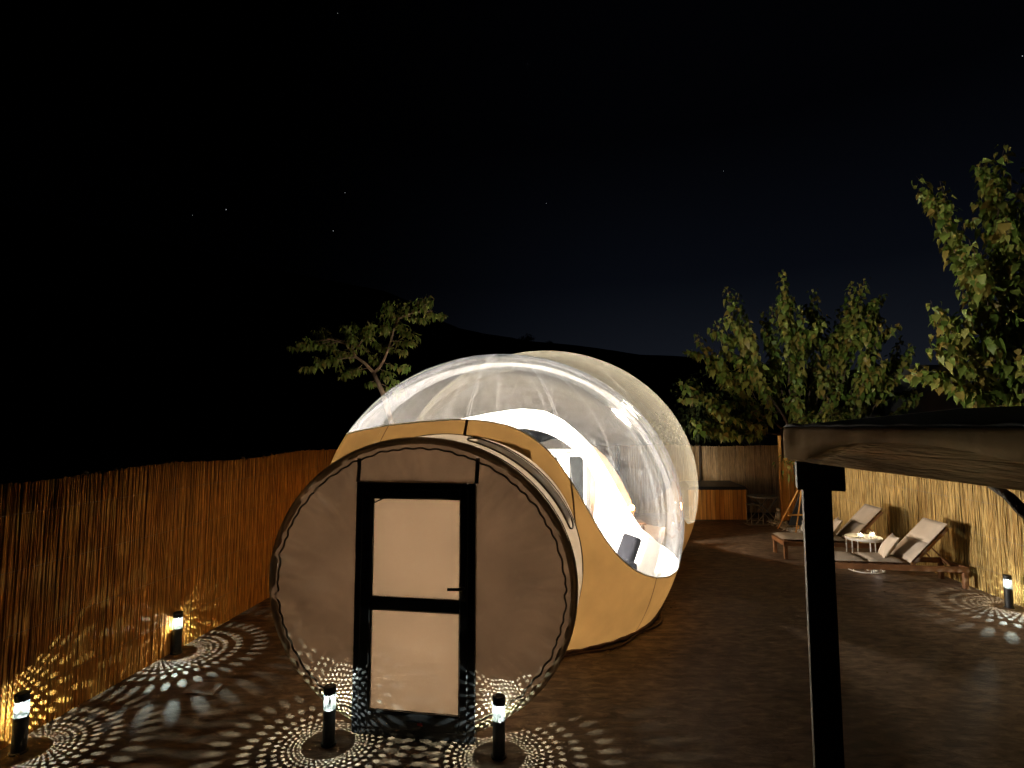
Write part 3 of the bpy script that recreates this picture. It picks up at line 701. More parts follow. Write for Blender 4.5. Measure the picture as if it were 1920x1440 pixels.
# ================================================================== REED FENCES
def reed_fence(P0, P1, h, label, m, thick=.0055, gap=.0095, wob=.006, topvar=.011, posts=(), back=True, seg=3, cap=False):
    P0, P1 = Vector((*P0, 0)), Vector((*P1, 0)); d = P1 - P0; Lg = d.length; d.normalize(); nrm = Vector((-d.y, d.x, 0))
    t = thing('reed_fence', P0, label, 'fence')
    n5 = 5; V = []; Fc = []
    for layer in range(2 if back else 1):
        n = int(Lg / gap)
        u = (np.arange(n) + rng.uniform(-.35, .35, n)) * gap; off = layer * .012 + rng.uniform(-.004, .004, n)
        # the screen comes in rolls about 1.5 m long, each trimmed a little differently
        roll = np.floor(u / 1.5); hh = h + .018 * np.sin(roll * 12.9) + rng.normal(0, topvar, n) * (rng.random(n) < .6) - .05 * (rng.random(n) < .04) + .02 * np.sin(u * 2.1)
        rr = thick * rng.uniform(.65, 1.3, n); lean = rng.normal(0, .006, n); drop = rng.random(n) < .03
        for i in range(n):
            if drop[i]: continue
            b = len(V); wx = rng.normal(0, wob, seg + 1); wx[0] *= .3; wy = rng.normal(0, wob * .5, seg + 1)
            for j in range(seg + 1):
                z = hh[i] * j / seg; c = P0 + d * (u[i] + lean[i] * z + wx[j]) + nrm * (off[i] + wy[j]); r = rr[i] * (1 - .15 * j / seg)
                for k in range(n5):
                    a = 2 * PI * k / n5; V.append((c.x + (d.x * math.cos(a) + nrm.x * math.sin(a)) * r, c.y + (d.y * math.cos(a) + nrm.y * math.sin(a)) * r, z))
            for j in range(seg):
                for k in range(n5):
                    k2 = (k + 1) % n5; Fc.append((b + j * n5 + k, b + j * n5 + k2, b + (j + 1) * n5 + k2, b + (j + 1) * n5 + k))
            Fc.append(tuple(b + seg * n5 + k for k in range(n5)))
    o = np_obj('reed_screen', V, Fc, m, t, smooth=True); o['kind'] = 'stuff'
    for z in (.35, .85, 1.35, 1.8):
        MB().tube([P0 + nrm * -.0085 + Vector((0, 0, z)), P1 + nrm * -.0085 + Vector((0, 0, z))], .0016, 4).obj('tie_wire', M['metal'], t)
    for f in np.arange(.4, Lg, 2.4):
        c = P0 + d * f + nrm * .055; MB().lathe([(.035, 0), (.035, h + .02), (.01, h + .04)], c, 10).obj('fence_post', M['darkwood'], t, True)
    return t
def lf(y): return -3.83 + .107 * (y - 5.56)
LF0, LF1 = (lf(2.2) - .02, 2.2), (lf(15.7), 15.7)
RF0 = (6.95, 6.0); RF1 = (7.72, 13.7)
reed_fence(LF0, LF1, 2.06, 'long orange-lit reed fence running along the left side of the yard', M['reed'], thick=.006, gap=.0105)
reed_fence((8.3, 15.85), (-2.6, 15.60), 1.93, 'dim brown reed fence closing the back of the yard behind the hot tub', M['reed2'], seg=2, gap=.0095, thick=.0066)
reed_fence(RF1, RF0, 2.02, 'bright golden reed fence behind the two sun loungers', M['reedgold'], thick=.0072, gap=.0125, wob=.010, seg=4)

# ---- wooden gate at the far right corner
g0 = at(1468, 985, 14.35); t = thing('wooden_gate', (g0.x, 14.35, 0), 'orange knotty pine gate standing taller than the fence at the back right corner', 'gate')
for k in range(4):
    x0 = g0.x + .022 + k * .165; MB().rbox((x0, 14.33, .03), (x0 + .158, 14.365, 2.24 + .01 * math.sin(k * 2)), .006, None, 1).obj('board', M['pine'], t)
MB().rbox((g0.x - .03, 14.30, 0), (g0.x + .015, 14.40, 2.26), .006, None, 1).obj('gate_post', M['pine'], t)
for z in (.4, 1.75): MB().rbox((g0.x + .02, 14.366, z), (g0.x + .68, 14.40, z + .1), .005, None, 1).obj('rail', M['pine'], t)
MB().rbox((g0.x + .33, 14.30, 1.22), (g0.x + .36, 14.329, 1.48), .005, None, 1).tube([(g0.x + .345, 14.31, 1.42), (g0.x + .345, 14.26, 1.42), (g0.x + .28, 14.25, 1.42)], .012, 6).obj('latch', M['blackplastic'], t)

# ================================================================== PERGOLA
PD = 2.62; pl, pr = at(1519, 930, PD).x, at(1573, 930, PD).x; pw_ = pr - pl
t = thing('pergola', ((pl + pr) / 2, PD, 0), 'dark timber pergola corner in the right foreground with a brown canvas cover', 'pergola')
PM = Matrix.Translation(((pl + pr) / 2, PD + pw_ * .5, 0)) @ Matrix.Rotation(math.radians(-25), 4, 'Z')
MB().rbox((-pw_ * .44, -pw_ * .44, 0), (pw_ * .44, pw_ * .44, 2.24), .008, PM, 2).obj('post', M['darkwood'], t)
MB().rbox((-pw_ * .62, -pw_ * .50, 2.19), (pw_ * .86, pw_ * .50, 2.325), .008, PM, 2).obj('post_bracket', M['darkwood'], t)
BA = Vector((at(1508, 840, PD).x, PD + .16, 0)); BB = Vector((1.345, 1.05, 0)); bd = (BB - BA).normalized(); bn = Vector((bd.y, -bd.x, 0))
if bn.x < 0: bn = -bn
BZ0, BZ1 = 2.328, 2.49
def bpnt(u, z, o=0.0): p_ = BA + bd * u + bn * o; return Vector((p_.x, p_.y, z))
BL = (BB - BA).length + 1.6
vs = []; fs = []; NB = 40
for i in range(NB + 1):
    u = BL * i / NB
    for (o_, z) in ((0, BZ0), (0, BZ0 + .07), (.002, BZ0 + .073), (0, BZ0 + .077), (0, BZ1), (.10, BZ1), (.10, BZ0)):
        w_ = .003 * mnoise.noise(Vector((u * 4, z * 9, 1))); vs.append(bpnt(u, z + w_ * (1 if o_ == 0 else 0), o_ + (w_ if o_ < .05 else 0)))
for i in range(NB):
    for k in range(7):
        k2 = (k + 1) % 7; fs.append((i * 7 + k, i * 7 + k2, (i + 1) * 7 + k2, (i + 1) * 7 + k))
fs.append(tuple(range(7))); fs.append(tuple(NB * 7 + k for k in range(7))[::-1])
MB().add(vs, fs).obj('beam', M['beamwood'], t)
# canvas: hangs over the beam in a shallow curve, gathered at the corner
hemtab = [(1512, 862), (1530, 856), (1560, 843), (1600, 833), (1650, 829), (1700, 830), (1760, 836), (1830, 846), (1920, 868)]
def beam_hit(px, py):
    d = ray(px, py); n3 = bn; tt = (BA - Vector((0, 0, 0))).dot(n3) / (Vector((d.x, d.y, 0)).dot(n3)); P = Vector((0, 0, H)) + d * tt
    return (Vector((P.x, P.y, 0)) - BA).dot(bd), P.z
hz = sorted(beam_hit(*q) for q in hemtab)
vs = []; fs = []; NC = 60; sec = 7
for i in range(NC + 1):
    u = -.03 + (BL + .02) * i / NC; zh = interp(hz, u) if u < hz[-1][0] else hz[-1][1] + .02 * math.sin((u - hz[-1][0]) * 5) ; wr = .004 * math.sin(u * 40) * math.exp(-u * 5) + .003 * mnoise.noise(Vector((u * 8, 0, 0)))
    for k, (o_, z) in enumerate(((-.012, zh), (-.014, zh + (BZ1 - zh) * .5), (-.012, BZ1 - .012), (-.002, BZ1 + .004), (.10, BZ1 + .018), (.9, BZ1 + .10), (2.6, BZ1 + .10))):
        vs.append(bpnt(u, z + (.003 * mnoise.noise(Vector((u * 3, k, 4))) if k < 5 else 0), o_ - (wr * 2.0 if k in (0, 1, 2) else 0)))
for i in range(NC):
    for k in range(sec - 1): fs.append((i * sec + k, (i + 1) * sec + k, (i + 1) * sec + k + 1, i * sec + k + 1))
o = MB().add(vs, fs).obj('canvas_cover', M['tarp'], t, smooth=True)
o.data.materials.append(M['tarptop'])
for i, p_ in enumerate(o.data.polygons):
    if i % (sec - 1) >= 3: p_.material_index = 1
md = o.modifiers.new('thickness', 'SOLIDIFY'); md.thickness = .004; md.offset = 1
# end flap of the canvas folded round the corner
vs = []; fs = []
for i in range(9):
    f_ = i / 8
    for j in range(6):
        g_ = j / 5; fold_ = .012 * math.sin(f_ * 11) * (1 - g_)
        vs.append(bpnt(-.036 + fold_, BZ1 + .004 - g_ * (.17 - .05 * math.sin(f_ * 3)), -.016 + f_ * .16))
for i in range(8):
    for j in range(5): fs.append((i * 6 + j, (i + 1) * 6 + j, (i + 1) * 6 + j + 1, i * 6 + j + 1))
MB().add(vs, fs).obj('corner_fold', M['tarp'], t, smooth=True)
rg = MB(); rg.tube([bpnt(u, BZ1 + .012 + .004 * math.sin(u * 30), .012) for u in np.linspace(-.03, BL - .1, 40)], .011, 7).obj('edge_rope', M['tarptop'], t, smooth=True)
u0 = 1.275
MB().tube([bpnt(u0 - .10, BZ0 + .0, .05), bpnt(u0 - .04, BZ0 - .025, .05), bpnt(u0 + .0, BZ0 - .06, .05), bpnt(u0 + .02, BZ0 - .085, .05), bpnt(u0 + .05, BZ0 - .04, .05), bpnt(u0 + .09, BZ0 + .0, .05)], [.010, .014, .015, .010, .012, .012], 8).obj('carved_bracket', M['darkwood'], t, smooth=True)
for q in ((4.2, PD), (4.2, -.6), (pl - .02, -.75)):
    MB().rbox((q[0], q[1], 0), (q[0] + .14, q[1] + .14, 2.33), .008, None, 1).obj('post', M['darkwood'], t)

# ================================================================== SUN LOUNGERS
def make_lounger():
    t = thing('sun_lounger', (0, 0, 0), '', 'sun lounger', 'wooden sun loungers along the right fence')
    Lx, Wy = 2.02, .64                           # local x from head (0) to foot (Lx)
    for y0 in (0, Wy - .035): MB().rbox((0, y0, .25), (Lx, y0 + .035, .335), .006, None, 1).lobj('side_rail', M['wood'], t)
    for x0 in (0, Lx - .035): MB().rbox((x0, .036, .255), (x0 + .035, Wy - .036, .33), .006, None, 1).lobj('end_rail', M['wood'], t)
    for x0 in (.015, Lx - .08):
        for y0 in (.005, Wy - .065): MB().rbox((x0, y0, 0), (x0 + .065, y0 + .06, .249), .006, None, 1).lobj('leg', M['wood'], t)
    hx = .80
    sl = None
    for k in range(12):
        x0 = hx + .03 + k * .098; me = MB().box((x0, .037, .315), (x0 + .075, Wy - .037, .333)).lobj('slat', M['wood'], t) if sl is None else None
        if sl is None: sl = me; sx0 = x0
        else:
            c = sl.copy(); COL.objects.link(c); c.location.x = x0 - sx0
    T = Matrix.Translation((hx, 0, .345)) @ Matrix.Rotation(math.radians(180 - 0), 4, 'Z') if False else None
    ang = math.radians(47)
    def bk(a, y, h):                             # backrest plane: a along the back, h off it
        return Vector((hx - a * math.cos(ang) + h * math.sin(ang), y, .345 + a * math.sin(ang) + h * math.cos(ang)))
    def bkbox(a0, a1, y0, y1, h0, h1):
        vs = [bk(a, y, h) for a, y, h in ((a0, y0, h0), (a1, y0, h0), (a1, y1, h0), (a0, y1, h0), (a0, y0, h1), (a1, y0, h1), (a1, y1, h1), (a0, y1, h1))]
        return vs, [(0, 1, 2, 3), (7, 6, 5, 4), (0, 4, 5, 1), (1, 5, 6, 2), (2, 6, 7, 3), (3, 7, 4, 0)]
    fr = MB()
    for y0 in (.05, Wy - .085): fr.add(*bkbox(0, .80, y0, y0 + .035, -.05, -.005))
    fr.add(*bkbox(.765, .80, .085, Wy - .085, -.045, -.006)); fr.lobj('backrest_frame', M['wood'], t)
    for k in range(7): MB().add(*bkbox(.05 + k * .105, .125 + k * .105, .086, Wy - .086, -.030, -.008)).lobj('back_slat', M['wood'], t)
    for yy in (.10, Wy - .10): MB().tube([bk(.42, yy, -.05), (.22, yy, .335)], .012, 6).lobj('support', M['wood'], t)
    def pad(p0, p1, y0, y1, th, name, fn):
        bm_ = MB(); n = 10; m_ = 8; vs = []; fs = []
        for side in (0, 1):
            for i in range(n + 1):
                for j in range(m_ + 1):
                    fx, fy = i / n, j / m_; ed = min(1, 6 * min(fx, 1 - fx)) ** .4 * min(1, 6 * min(fy, 1 - fy)) ** .4
                    h = th / 2 + (th / 2) * ed * (1 if side else -1) + .004 * mnoise.noise(Vector((fx * 6, fy * 6, side * 9 + p0)))
                    vs.append(fn(p0 + (p1 - p0) * fx, y0 + (y1 - y0) * fy, h))
        S = (n + 1) * (m_ + 1)
        for side in (0, 1):
            for i in range(n):
                for j in range(m_):
                    q = (side * S + i * (m_ + 1) + j, side * S + (i + 1) * (m_ + 1) + j, side * S + (i + 1) * (m_ + 1) + j + 1, side * S + i * (m_ + 1) + j + 1); fs.append(q if side else q[::-1])
        bm_.add(vs, fs).lobj(name, M['cushion'], t, True)
    flat = lambda a, y, h: Vector((hx + a, y, .334 + h))
    pad(0, .42, .02, Wy - .02, .075, 'back_cushion', bk); pad(.42, .84, .02, Wy - .02, .075, 'back_cushion', bk)
    pad(.06, .62, .02, Wy - .02, .075, 'seat_cushion', flat); pad(.62, 1.22, .02, Wy - .02, .075, 'seat_cushion', flat)
    return t
lo1 = make_lounger(); lo1.location = (7.02, 8.45, 0); lo1.rotation_euler = (0, 0, PI - .133)
# local +x runs to the foot; local +y then points toward the camera, so shift the root to the far leg
lo1.location = Vector((7.06, 8.45, 0)) + Vector((.133, .99, 0)) * .62
lo1['label'] = 'nearer wooden sun lounger with raised back, this side of the white side table'
lo2 = copy_tree(lo1); lo2.location = Vector((7.14, 10.05, 0)) + Vector((.133, .99, 0)) * .62
lo2['label'] = 'farther wooden sun lounger beyond the round side table, its foot left of the dark post'
def pillow(name, C, rz, tilt, label, roll=0.0):
    n = 14; vs = []; fs = []; a, b, th = .21, .19, .075
    T = Matrix.Translation(C) @ Matrix.Rotation(rz, 4, 'Z') @ Matrix.Rotation(roll, 4, 'Z') @ Matrix.Rotation(tilt, 4, 'Y')
    for side in (1, -1):
        for i in range(n + 1):
            for j in range(n + 1):
                u, v = 2 * i / n - 1, 2 * j / n - 1; pin = 1 - .10 * (1 - abs(u)) * abs(v) ** 2 if True else 1
                e = ((1 - u * u) * (1 - v * v)) ** .45
                vs.append(T @ Vector((u * a * (1 - .10 * (1 - v * v)), v * b * (1 - .10 * (1 - u * u)), side * th * e)))
    S = (n + 1) ** 2
    for s_ in (0, 1):
        for i in range(n):
            for j in range(n):
                q = (s_ * S + i * (n + 1) + j, s_ * S + (i + 1) * (n + 1) + j, s_ * S + (i + 1) * (n + 1) + j + 1, s_ * S + i * (n + 1) + j + 1); fs.append(q if s_ == 0 else q[::-1])
    return tag(MB().add(vs, fs).obj('pillow', M['cushion'], smooth=True), label, 'pillow', 'beige pillows on the loungers')
def on_lounger(lo, x, y, z): return lo.matrix_basis @ Vector((x, y, z))
for lo, lab in ((lo1, 'plump beige pillow leaning on the back of the nearer lounger'), (lo2, 'beige pillow on the farther lounger, half hidden by the dark post')):
    pillow('pillow', on_lounger(lo, .98, .33, .565), PI - .133 - .25, math.radians(57), lab)

# ---- side table with candle glasses
tx = at(1619, 1005, 9.55); t = thing('side_table', (tx.x, 9.55, 0), 'round white side table with thin legs between the two loungers', 'table')
MB().lathe([(.27, .525), (.285, .53), (.285, .575), (.275, .575), (.272, .545), (.0, .545)], (0, 0, 0), 36).lobj('tabletop', M['whitepaint'], t, True)
for k in range(6):
    a = k * PI / 3 + .3; MB().tube([(.265 * math.cos(a), .265 * math.sin(a), 0), (.265 * math.cos(a), .265 * math.sin(a), .53)], .010, 6).lobj('leg', M['whitepaint'], t)
ring = [(.265 * math.cos(a), .265 * math.sin(a), .012) for a in np.linspace(0, 2 * PI, 25)[:-1]]
MB().tube(ring, .010, 6, closed=True).lobj('foot_ring', M['whitepaint'], t, True)
cg = clear_vinyl('candle_glass', .10, .1, refl=.08)
for k, (dx, dy, h_, lab) in enumerate(((.13, -.05, .12, 'taller candle glass glowing on the right of the white side table'), (-.02, .04, .08, 'low candle glass at the middle of the white side table'))):
    c = thing('candle_glass', (tx.x + dx, 9.55 + dy, .546), lab, 'candle', 'candle glasses on the side table')
    vs = []; fs = []; n = 18
    for r, z in ((.04, 0), (.045, .01), (.045, h_)):
        for q in range(n): vs.append((r * math.cos(2 * PI * q / n), r * math.sin(2 * PI * q / n), z))
    for j in range(2):
        for q in range(n): fs.append((j * n + q, j * n + (q + 1) % n, (j + 1) * n + (q + 1) % n, (j + 1) * n + q))
    fs.append(tuple(range(n))[::-1]); MB().add(vs, fs).lobj('glass', cg, c, True)
    MB().lathe([(.036, .004), (.036, h_ * .45)], (0, 0, 0), 14).lobj('wax', M['whitepaint'], c, True)
    MB().lathe([(.001, h_ * .45), (.010, h_ * .55), (.007, h_ * .7), (.001, h_ * .9)], (0, 0, 0), 8).lobj('flame', emat('flame', (1, .78, .45), 320), c, True)
# white glowing piece added in place of a pale reflection under the lounger
lx = gnd(1643, 1072); t = thing('floor_gleam', (lx.x, lx.y, 0), 'low white glowing piece added for the pale gleam under the nearer lounger', 'gleam stand-in')
for a_, b__ in ((-.09, -.09), (.09, -.09), (.09, .09), (-.09, .09)): MB().rbox((a_ - .012, b__ - .012, 0), (a_ + .012, b__ + .012, .12), .003, None, 1).lobj('corner_post', M['whitepaint'], t)
MB().rbox((-.11, -.11, .121), (.11, .11, .135), .004, None, 1).lobj('lid', M['whitepaint'], t)
MB().lathe([(.03, .0), (.03, .05)], (0, 0, 0), 12).lobj('wax', M['whitepaint'], t, True)
MB().lathe([(.001, .05), (.009, .06), (.001, .09)], (0, 0, 0), 8).lobj('flame', emat('gleam_glow', (1, .9, .75), 120), t, True)  # glowing core added to make the gleam

# ================================================================== HOT TUB AND CORNER PIECES
bx0, bx1 = 4.72, at(1400, 945, 14.45).x
t = thing('hot_tub', ((bx0 + bx1) / 2, 14.45, 0), 'square wood-clad hot tub with a dark folded cover against the back fence', 'hot tub')
nb = 13; wd = (bx1 - bx0) / nb
MB().box((bx0 + .02, 14.47, .02), (bx1 - .02, 15.50, .80)).obj('tub_body', M['darkwood'], t)
for k in range(nb):
    x0 = bx0 + k * wd; MB().rbox((x0 + .006, 14.45, .03), (x0 + wd - .006, 14.469, .815), .004, None, 1).obj('board', M['pine'], t)
for k in range(9):
    y0 = 14.475 + k * .114; MB().rbox((bx1 - .019, y0, .03), (bx1, y0 + .108, .815), .004, None, 1).obj('board', M['pine'], t)
vs = [(bx0 - .03, 14.42, .82), (bx1 + .03, 14.42, .82), (bx1 + .03, 15.5, .82), (bx0 - .03, 15.5, .82), (bx0 + .05, 14.45, .90), (bx1 - .02, 14.45, .90), (bx1 - .18, 15.05, 1.0), (bx0 + .1, 15.05, 1.0), (bx1 - .05, 15.48, .92), (bx0 + .05, 15.48, .92)]
MB().add(vs, [(0, 1, 5, 4), (1, 2, 8, 6, 5), (2, 3, 9, 8), (3, 0, 4, 7, 9), (4, 5, 6, 7), (7, 6, 8, 9), (0, 3, 2, 1)]).obj('cover', M['tubcover'], t)
MB().rbox((bx0 - .02, 14.44, 0), (bx1 + .02, 14.468, .028), .004, None, 1).obj('plinth', M['darkwood'], t)
q = gnd(1432, 980); t = thing('folding_table', (q.x, q.y, 0), 'dark folding table with crossed metal legs beside the hot tub', 'table')
MB().lathe([(.36, .66), (.37, .665), (.37, .69), (.36, .695)], (0, 0, 0), 28).lobj('tabletop', M['metal'], t, True)
for s_ in (-1, 1):
    MB().tube([(-.3, s_ * .22, .01), (.28, s_ * .22, .66)], .012, 6).lobj('leg', M['metal'], t); MB().tube([(.3, s_ * .22, .01), (-.28, s_ * .22, .66)], .012, 6).lobj('leg', M['metal'], t)
q = gnd(1416, 982); t = thing('stool', (q.x, q.y, 0), 'small grey metal stool frame between the hot tub and the folding table', 'stool')
MB().rbox((-.17, -.15, .48), (.17, .15, .50), .006, None, 1).lobj('seat', M['metal'], t)
for a_ in (-.15, .15):
    for b__ in (-.13, .13): MB().tube([(a_, b__, 0), (a_, b__, .48)], .011, 6).lobj('leg', M['metal'], t)
MB().tube([(-.15, -.13, .1), (.15, -.13, .1)], .009, 6).tube([(-.15, .13, .1), (.15, .13, .1)], .009, 6).lobj('stretcher', M['metal'], t)
MB().rbox((-.26, -.22, .0), (.26, .12, .012), .004, None, 1).lobj('foot_plate', M['metal'], t)
# easel with a dark board
ez = gnd(1492, 1001); t = thing('easel', (ez.x, ez.y, 0), 'light wood easel standing in front of the pine gate', 'easel')
hb = at(1503, 919, ez.y + .1)
MB().tube([(0, 0, 0), (hb.x - ez.x, .10, hb.z)], .017, 8).lobj('leg', M['pine'], t); 
lf_ = gnd(1478, 999); MB().tube([(lf_.x - ez.x, lf_.y - ez.y + .5, 0), (hb.x - ez.x - .06, .14, hb.z)], .017, 8).lobj('leg', M['pine'], t)
MB().tube([(.30, .45, 0), (hb.x - ez.x + .02, .16, hb.z)], .017, 8).lobj('leg', M['pine'], t)
MB().rbox((-.16, -.02, .42), (.24, .03, .45), .004, None, 1).lobj('ledge', M['pine'], t)
o = MB()
p0, p1 = at(1479, 985, ez.y + .22), at(1500, 925, ez.y + .22); p2, p3 = at(1522, 925, ez.y + .25), at(1503, 985, ez.y + .25)
pts = [p0, p3, p2, p1]; o.add([*pts, *[p_ + Vector((0, .03, 0)) for p_ in pts]], [(0, 1, 2, 3), (7, 6, 5, 4), (0, 4, 5, 1), (1, 5, 6, 2), (2, 6, 7, 3), (3, 7, 4, 0)])
tag(o.obj('board', M['darkcloth']), 'dark blue board leaning askew on the wooden easel', 'board')
# two small white statues in a pebble bed
def statue(P, s, label):
    t = thing('statue', P, label, 'statue', 'small white garden statues'); t.scale = (s, s, s)
    MB().rbox((-.09, -.08, 0), (.09, .08, .04), .008, None, 1).lobj('plinth', M['stone'], t)
    MB().lathe([(.085, .04), (.10, .08), (.085, .15), (.055, .22), (.04, .25), (.03, .26)], (0, 0, 0), 14).lobj('body', M['stone'], t, True)
    MB().lathe([(.02, .255), (.045, .275), (.055, .31), (.045, .345), (.015, .36)], (0, -.01, 0), 12).lobj('head', M['stone'], t, True)
    for s_ in (-1, 1): MB().tube([(s_ * .06, .0, .20), (s_ * .095, -.04, .13), (s_ * .05, -.085, .09)], [.025, .022, .018], 7).lobj('arm', M['stone'], t, True)
statue(gnd(1460, 976), .95, 'small white seated statue on the pebbles left of the pine gate')
statue(gnd(1508, 998), .8, 'small white statue on the pebbles right of the easel')
V = []; Fc = []
b_ = bmesh.new(); bmesh.ops.create_icosphere(b_, subdivisions=1, radius=1); iv = np.array([v.co[:] for v in b_.verts]); b_.verts.index_update(); iff = [[v.index for v in f.verts] for f in b_.faces]; b_.free()
a_, b__ = gnd(1452, 978), gnd(1520, 1004)
for k in range(420):
    f_ = rng.random(); c = a_.lerp(b__, f_); c = Vector((c.x + rng.normal(0, .13), c.y + rng.normal(0, .10), .01)); r = rng.uniform(.018, .045)
    sv = iv * np.array([r * rng.uniform(.8, 1.4), r * rng.uniform(.8, 1.3), r * .7]) + np.array(c); n = len(V); V += sv.tolist(); Fc += [[i + n for i in f] for f in iff]
np_obj('pebbles', V, Fc, M['pebble'], None, True, label='strip of pale pebbles at the foot of the pine gate', cat='pebbles', kind='stuff')
# dry leaves and grit gathered along the fences and the foot of the tent
V = []; Fc = []
def litter(P, r):
    a = rng.uniform(0, 6.28); c, sn = math.cos(a), math.sin(a); n = len(V); h = rng.uniform(.3, .9) * r
    for u, v, z in ((-1, 0, .1), (0, -.45, h / r), (1, 0, .25), (0, .45, h / r * .4)): V.append((P[0] + (u * c - v * sn) * r, P[1] + (u * sn + v * c) * r, .006 + z * r * .5))
    Fc.append([n, n + 1, n + 2]); Fc.append([n, n + 2, n + 3])
for k in range(520):
    q = rng.random()
    if q < .38: y = rng.uniform(4, 14); litter((lf(y) + .06 + abs(rng.normal(0, .16)), y), rng.uniform(.012, .035))
    elif q < .62: y = rng.uniform(6.4, 13.6); litter((6.95 + (y - 6) * .1 - .06 - abs(rng.normal(0, .18)), y), rng.uniform(.012, .035))
    elif q < .82: ph = rng.uniform(25, 110); P, n_v = ell(C1, A1, K1, ph, .01); dd = .06 + abs(rng.normal(0, .15)); litter((P.x + n_v.x * dd, P.y + n_v.y * dd), rng.uniform(.010, .028))
    else: litter((rng.uniform(-3.4, 6.5), rng.uniform(3.4, 13)), rng.uniform(.010, .026))
np_obj('dry_leaves', V, Fc, island_mat('dry_leaf', ((.10, .06, .03), (.18, .11, .05), (.26, .19, .10)), .9), None, False, label='dry leaves scattered over the yard and along the fences', cat='dry leaves', kind='stuff')
# inspection tile in the yard
qs = [gnd(340, 1299, .014), gnd(400, 1299, .014), gnd(423, 1278, .014), gnd(365, 1279, .014)]
tag(MB().add([*qs, *[Vector((q.x, q.y, 0)) for q in qs]], [(0, 1, 2, 3), (0, 4, 5, 1), (1, 5, 6, 2), (2, 6, 7, 3), (3, 7, 4, 0)]).obj('cover_tile', M['concrete']), 'square brown inspection tile set in the ground by the left fence', 'tile')

# ================================================================== TREES
def leaf_mesh(w=.62, curl=.35, fold=.22, lobed=True):
    xs = [0, .22, .5, .78, 1.0]; ws = [0.0, .47, .44, .17, 0]
    V = []; 
    for i, x in enumerate(xs):
        z = -curl * x * x; V.append((x, 0, z))
    for s in (-1, 1):
        for i in (1, 2, 3): x = xs[i]; wd_ = ws[i] * w; V.append((x - (.10 if i == 1 else .02), s * wd_, -curl * x * x + fold * wd_ - (.10 if i == 2 else 0)))
    L0, R0 = 5, 8
    Fc = [(0, 1, L0), (1, 2, L0 + 1, L0), (2, 3, L0 + 2, L0 + 1), (3, 4, L0 + 2), (0, R0, 1), (1, R0, R0 + 1, 2), (2, R0 + 1, R0 + 2, 3), (3, R0 + 2, 4)]
    Fc = [f[::-1] for f in Fc]
    return np.array(V), Fc
LV = [leaf_mesh(.82, .45, .35), leaf_mesh(.7, .75, .55), leaf_mesh(.9, .3, .2), leaf_mesh(.66, 1.0, .4)]
LV2 = [leaf_mesh(.42, .4, .3), leaf_mesh(.36, .7, .4), leaf_mesh(.48, .3, .2)]
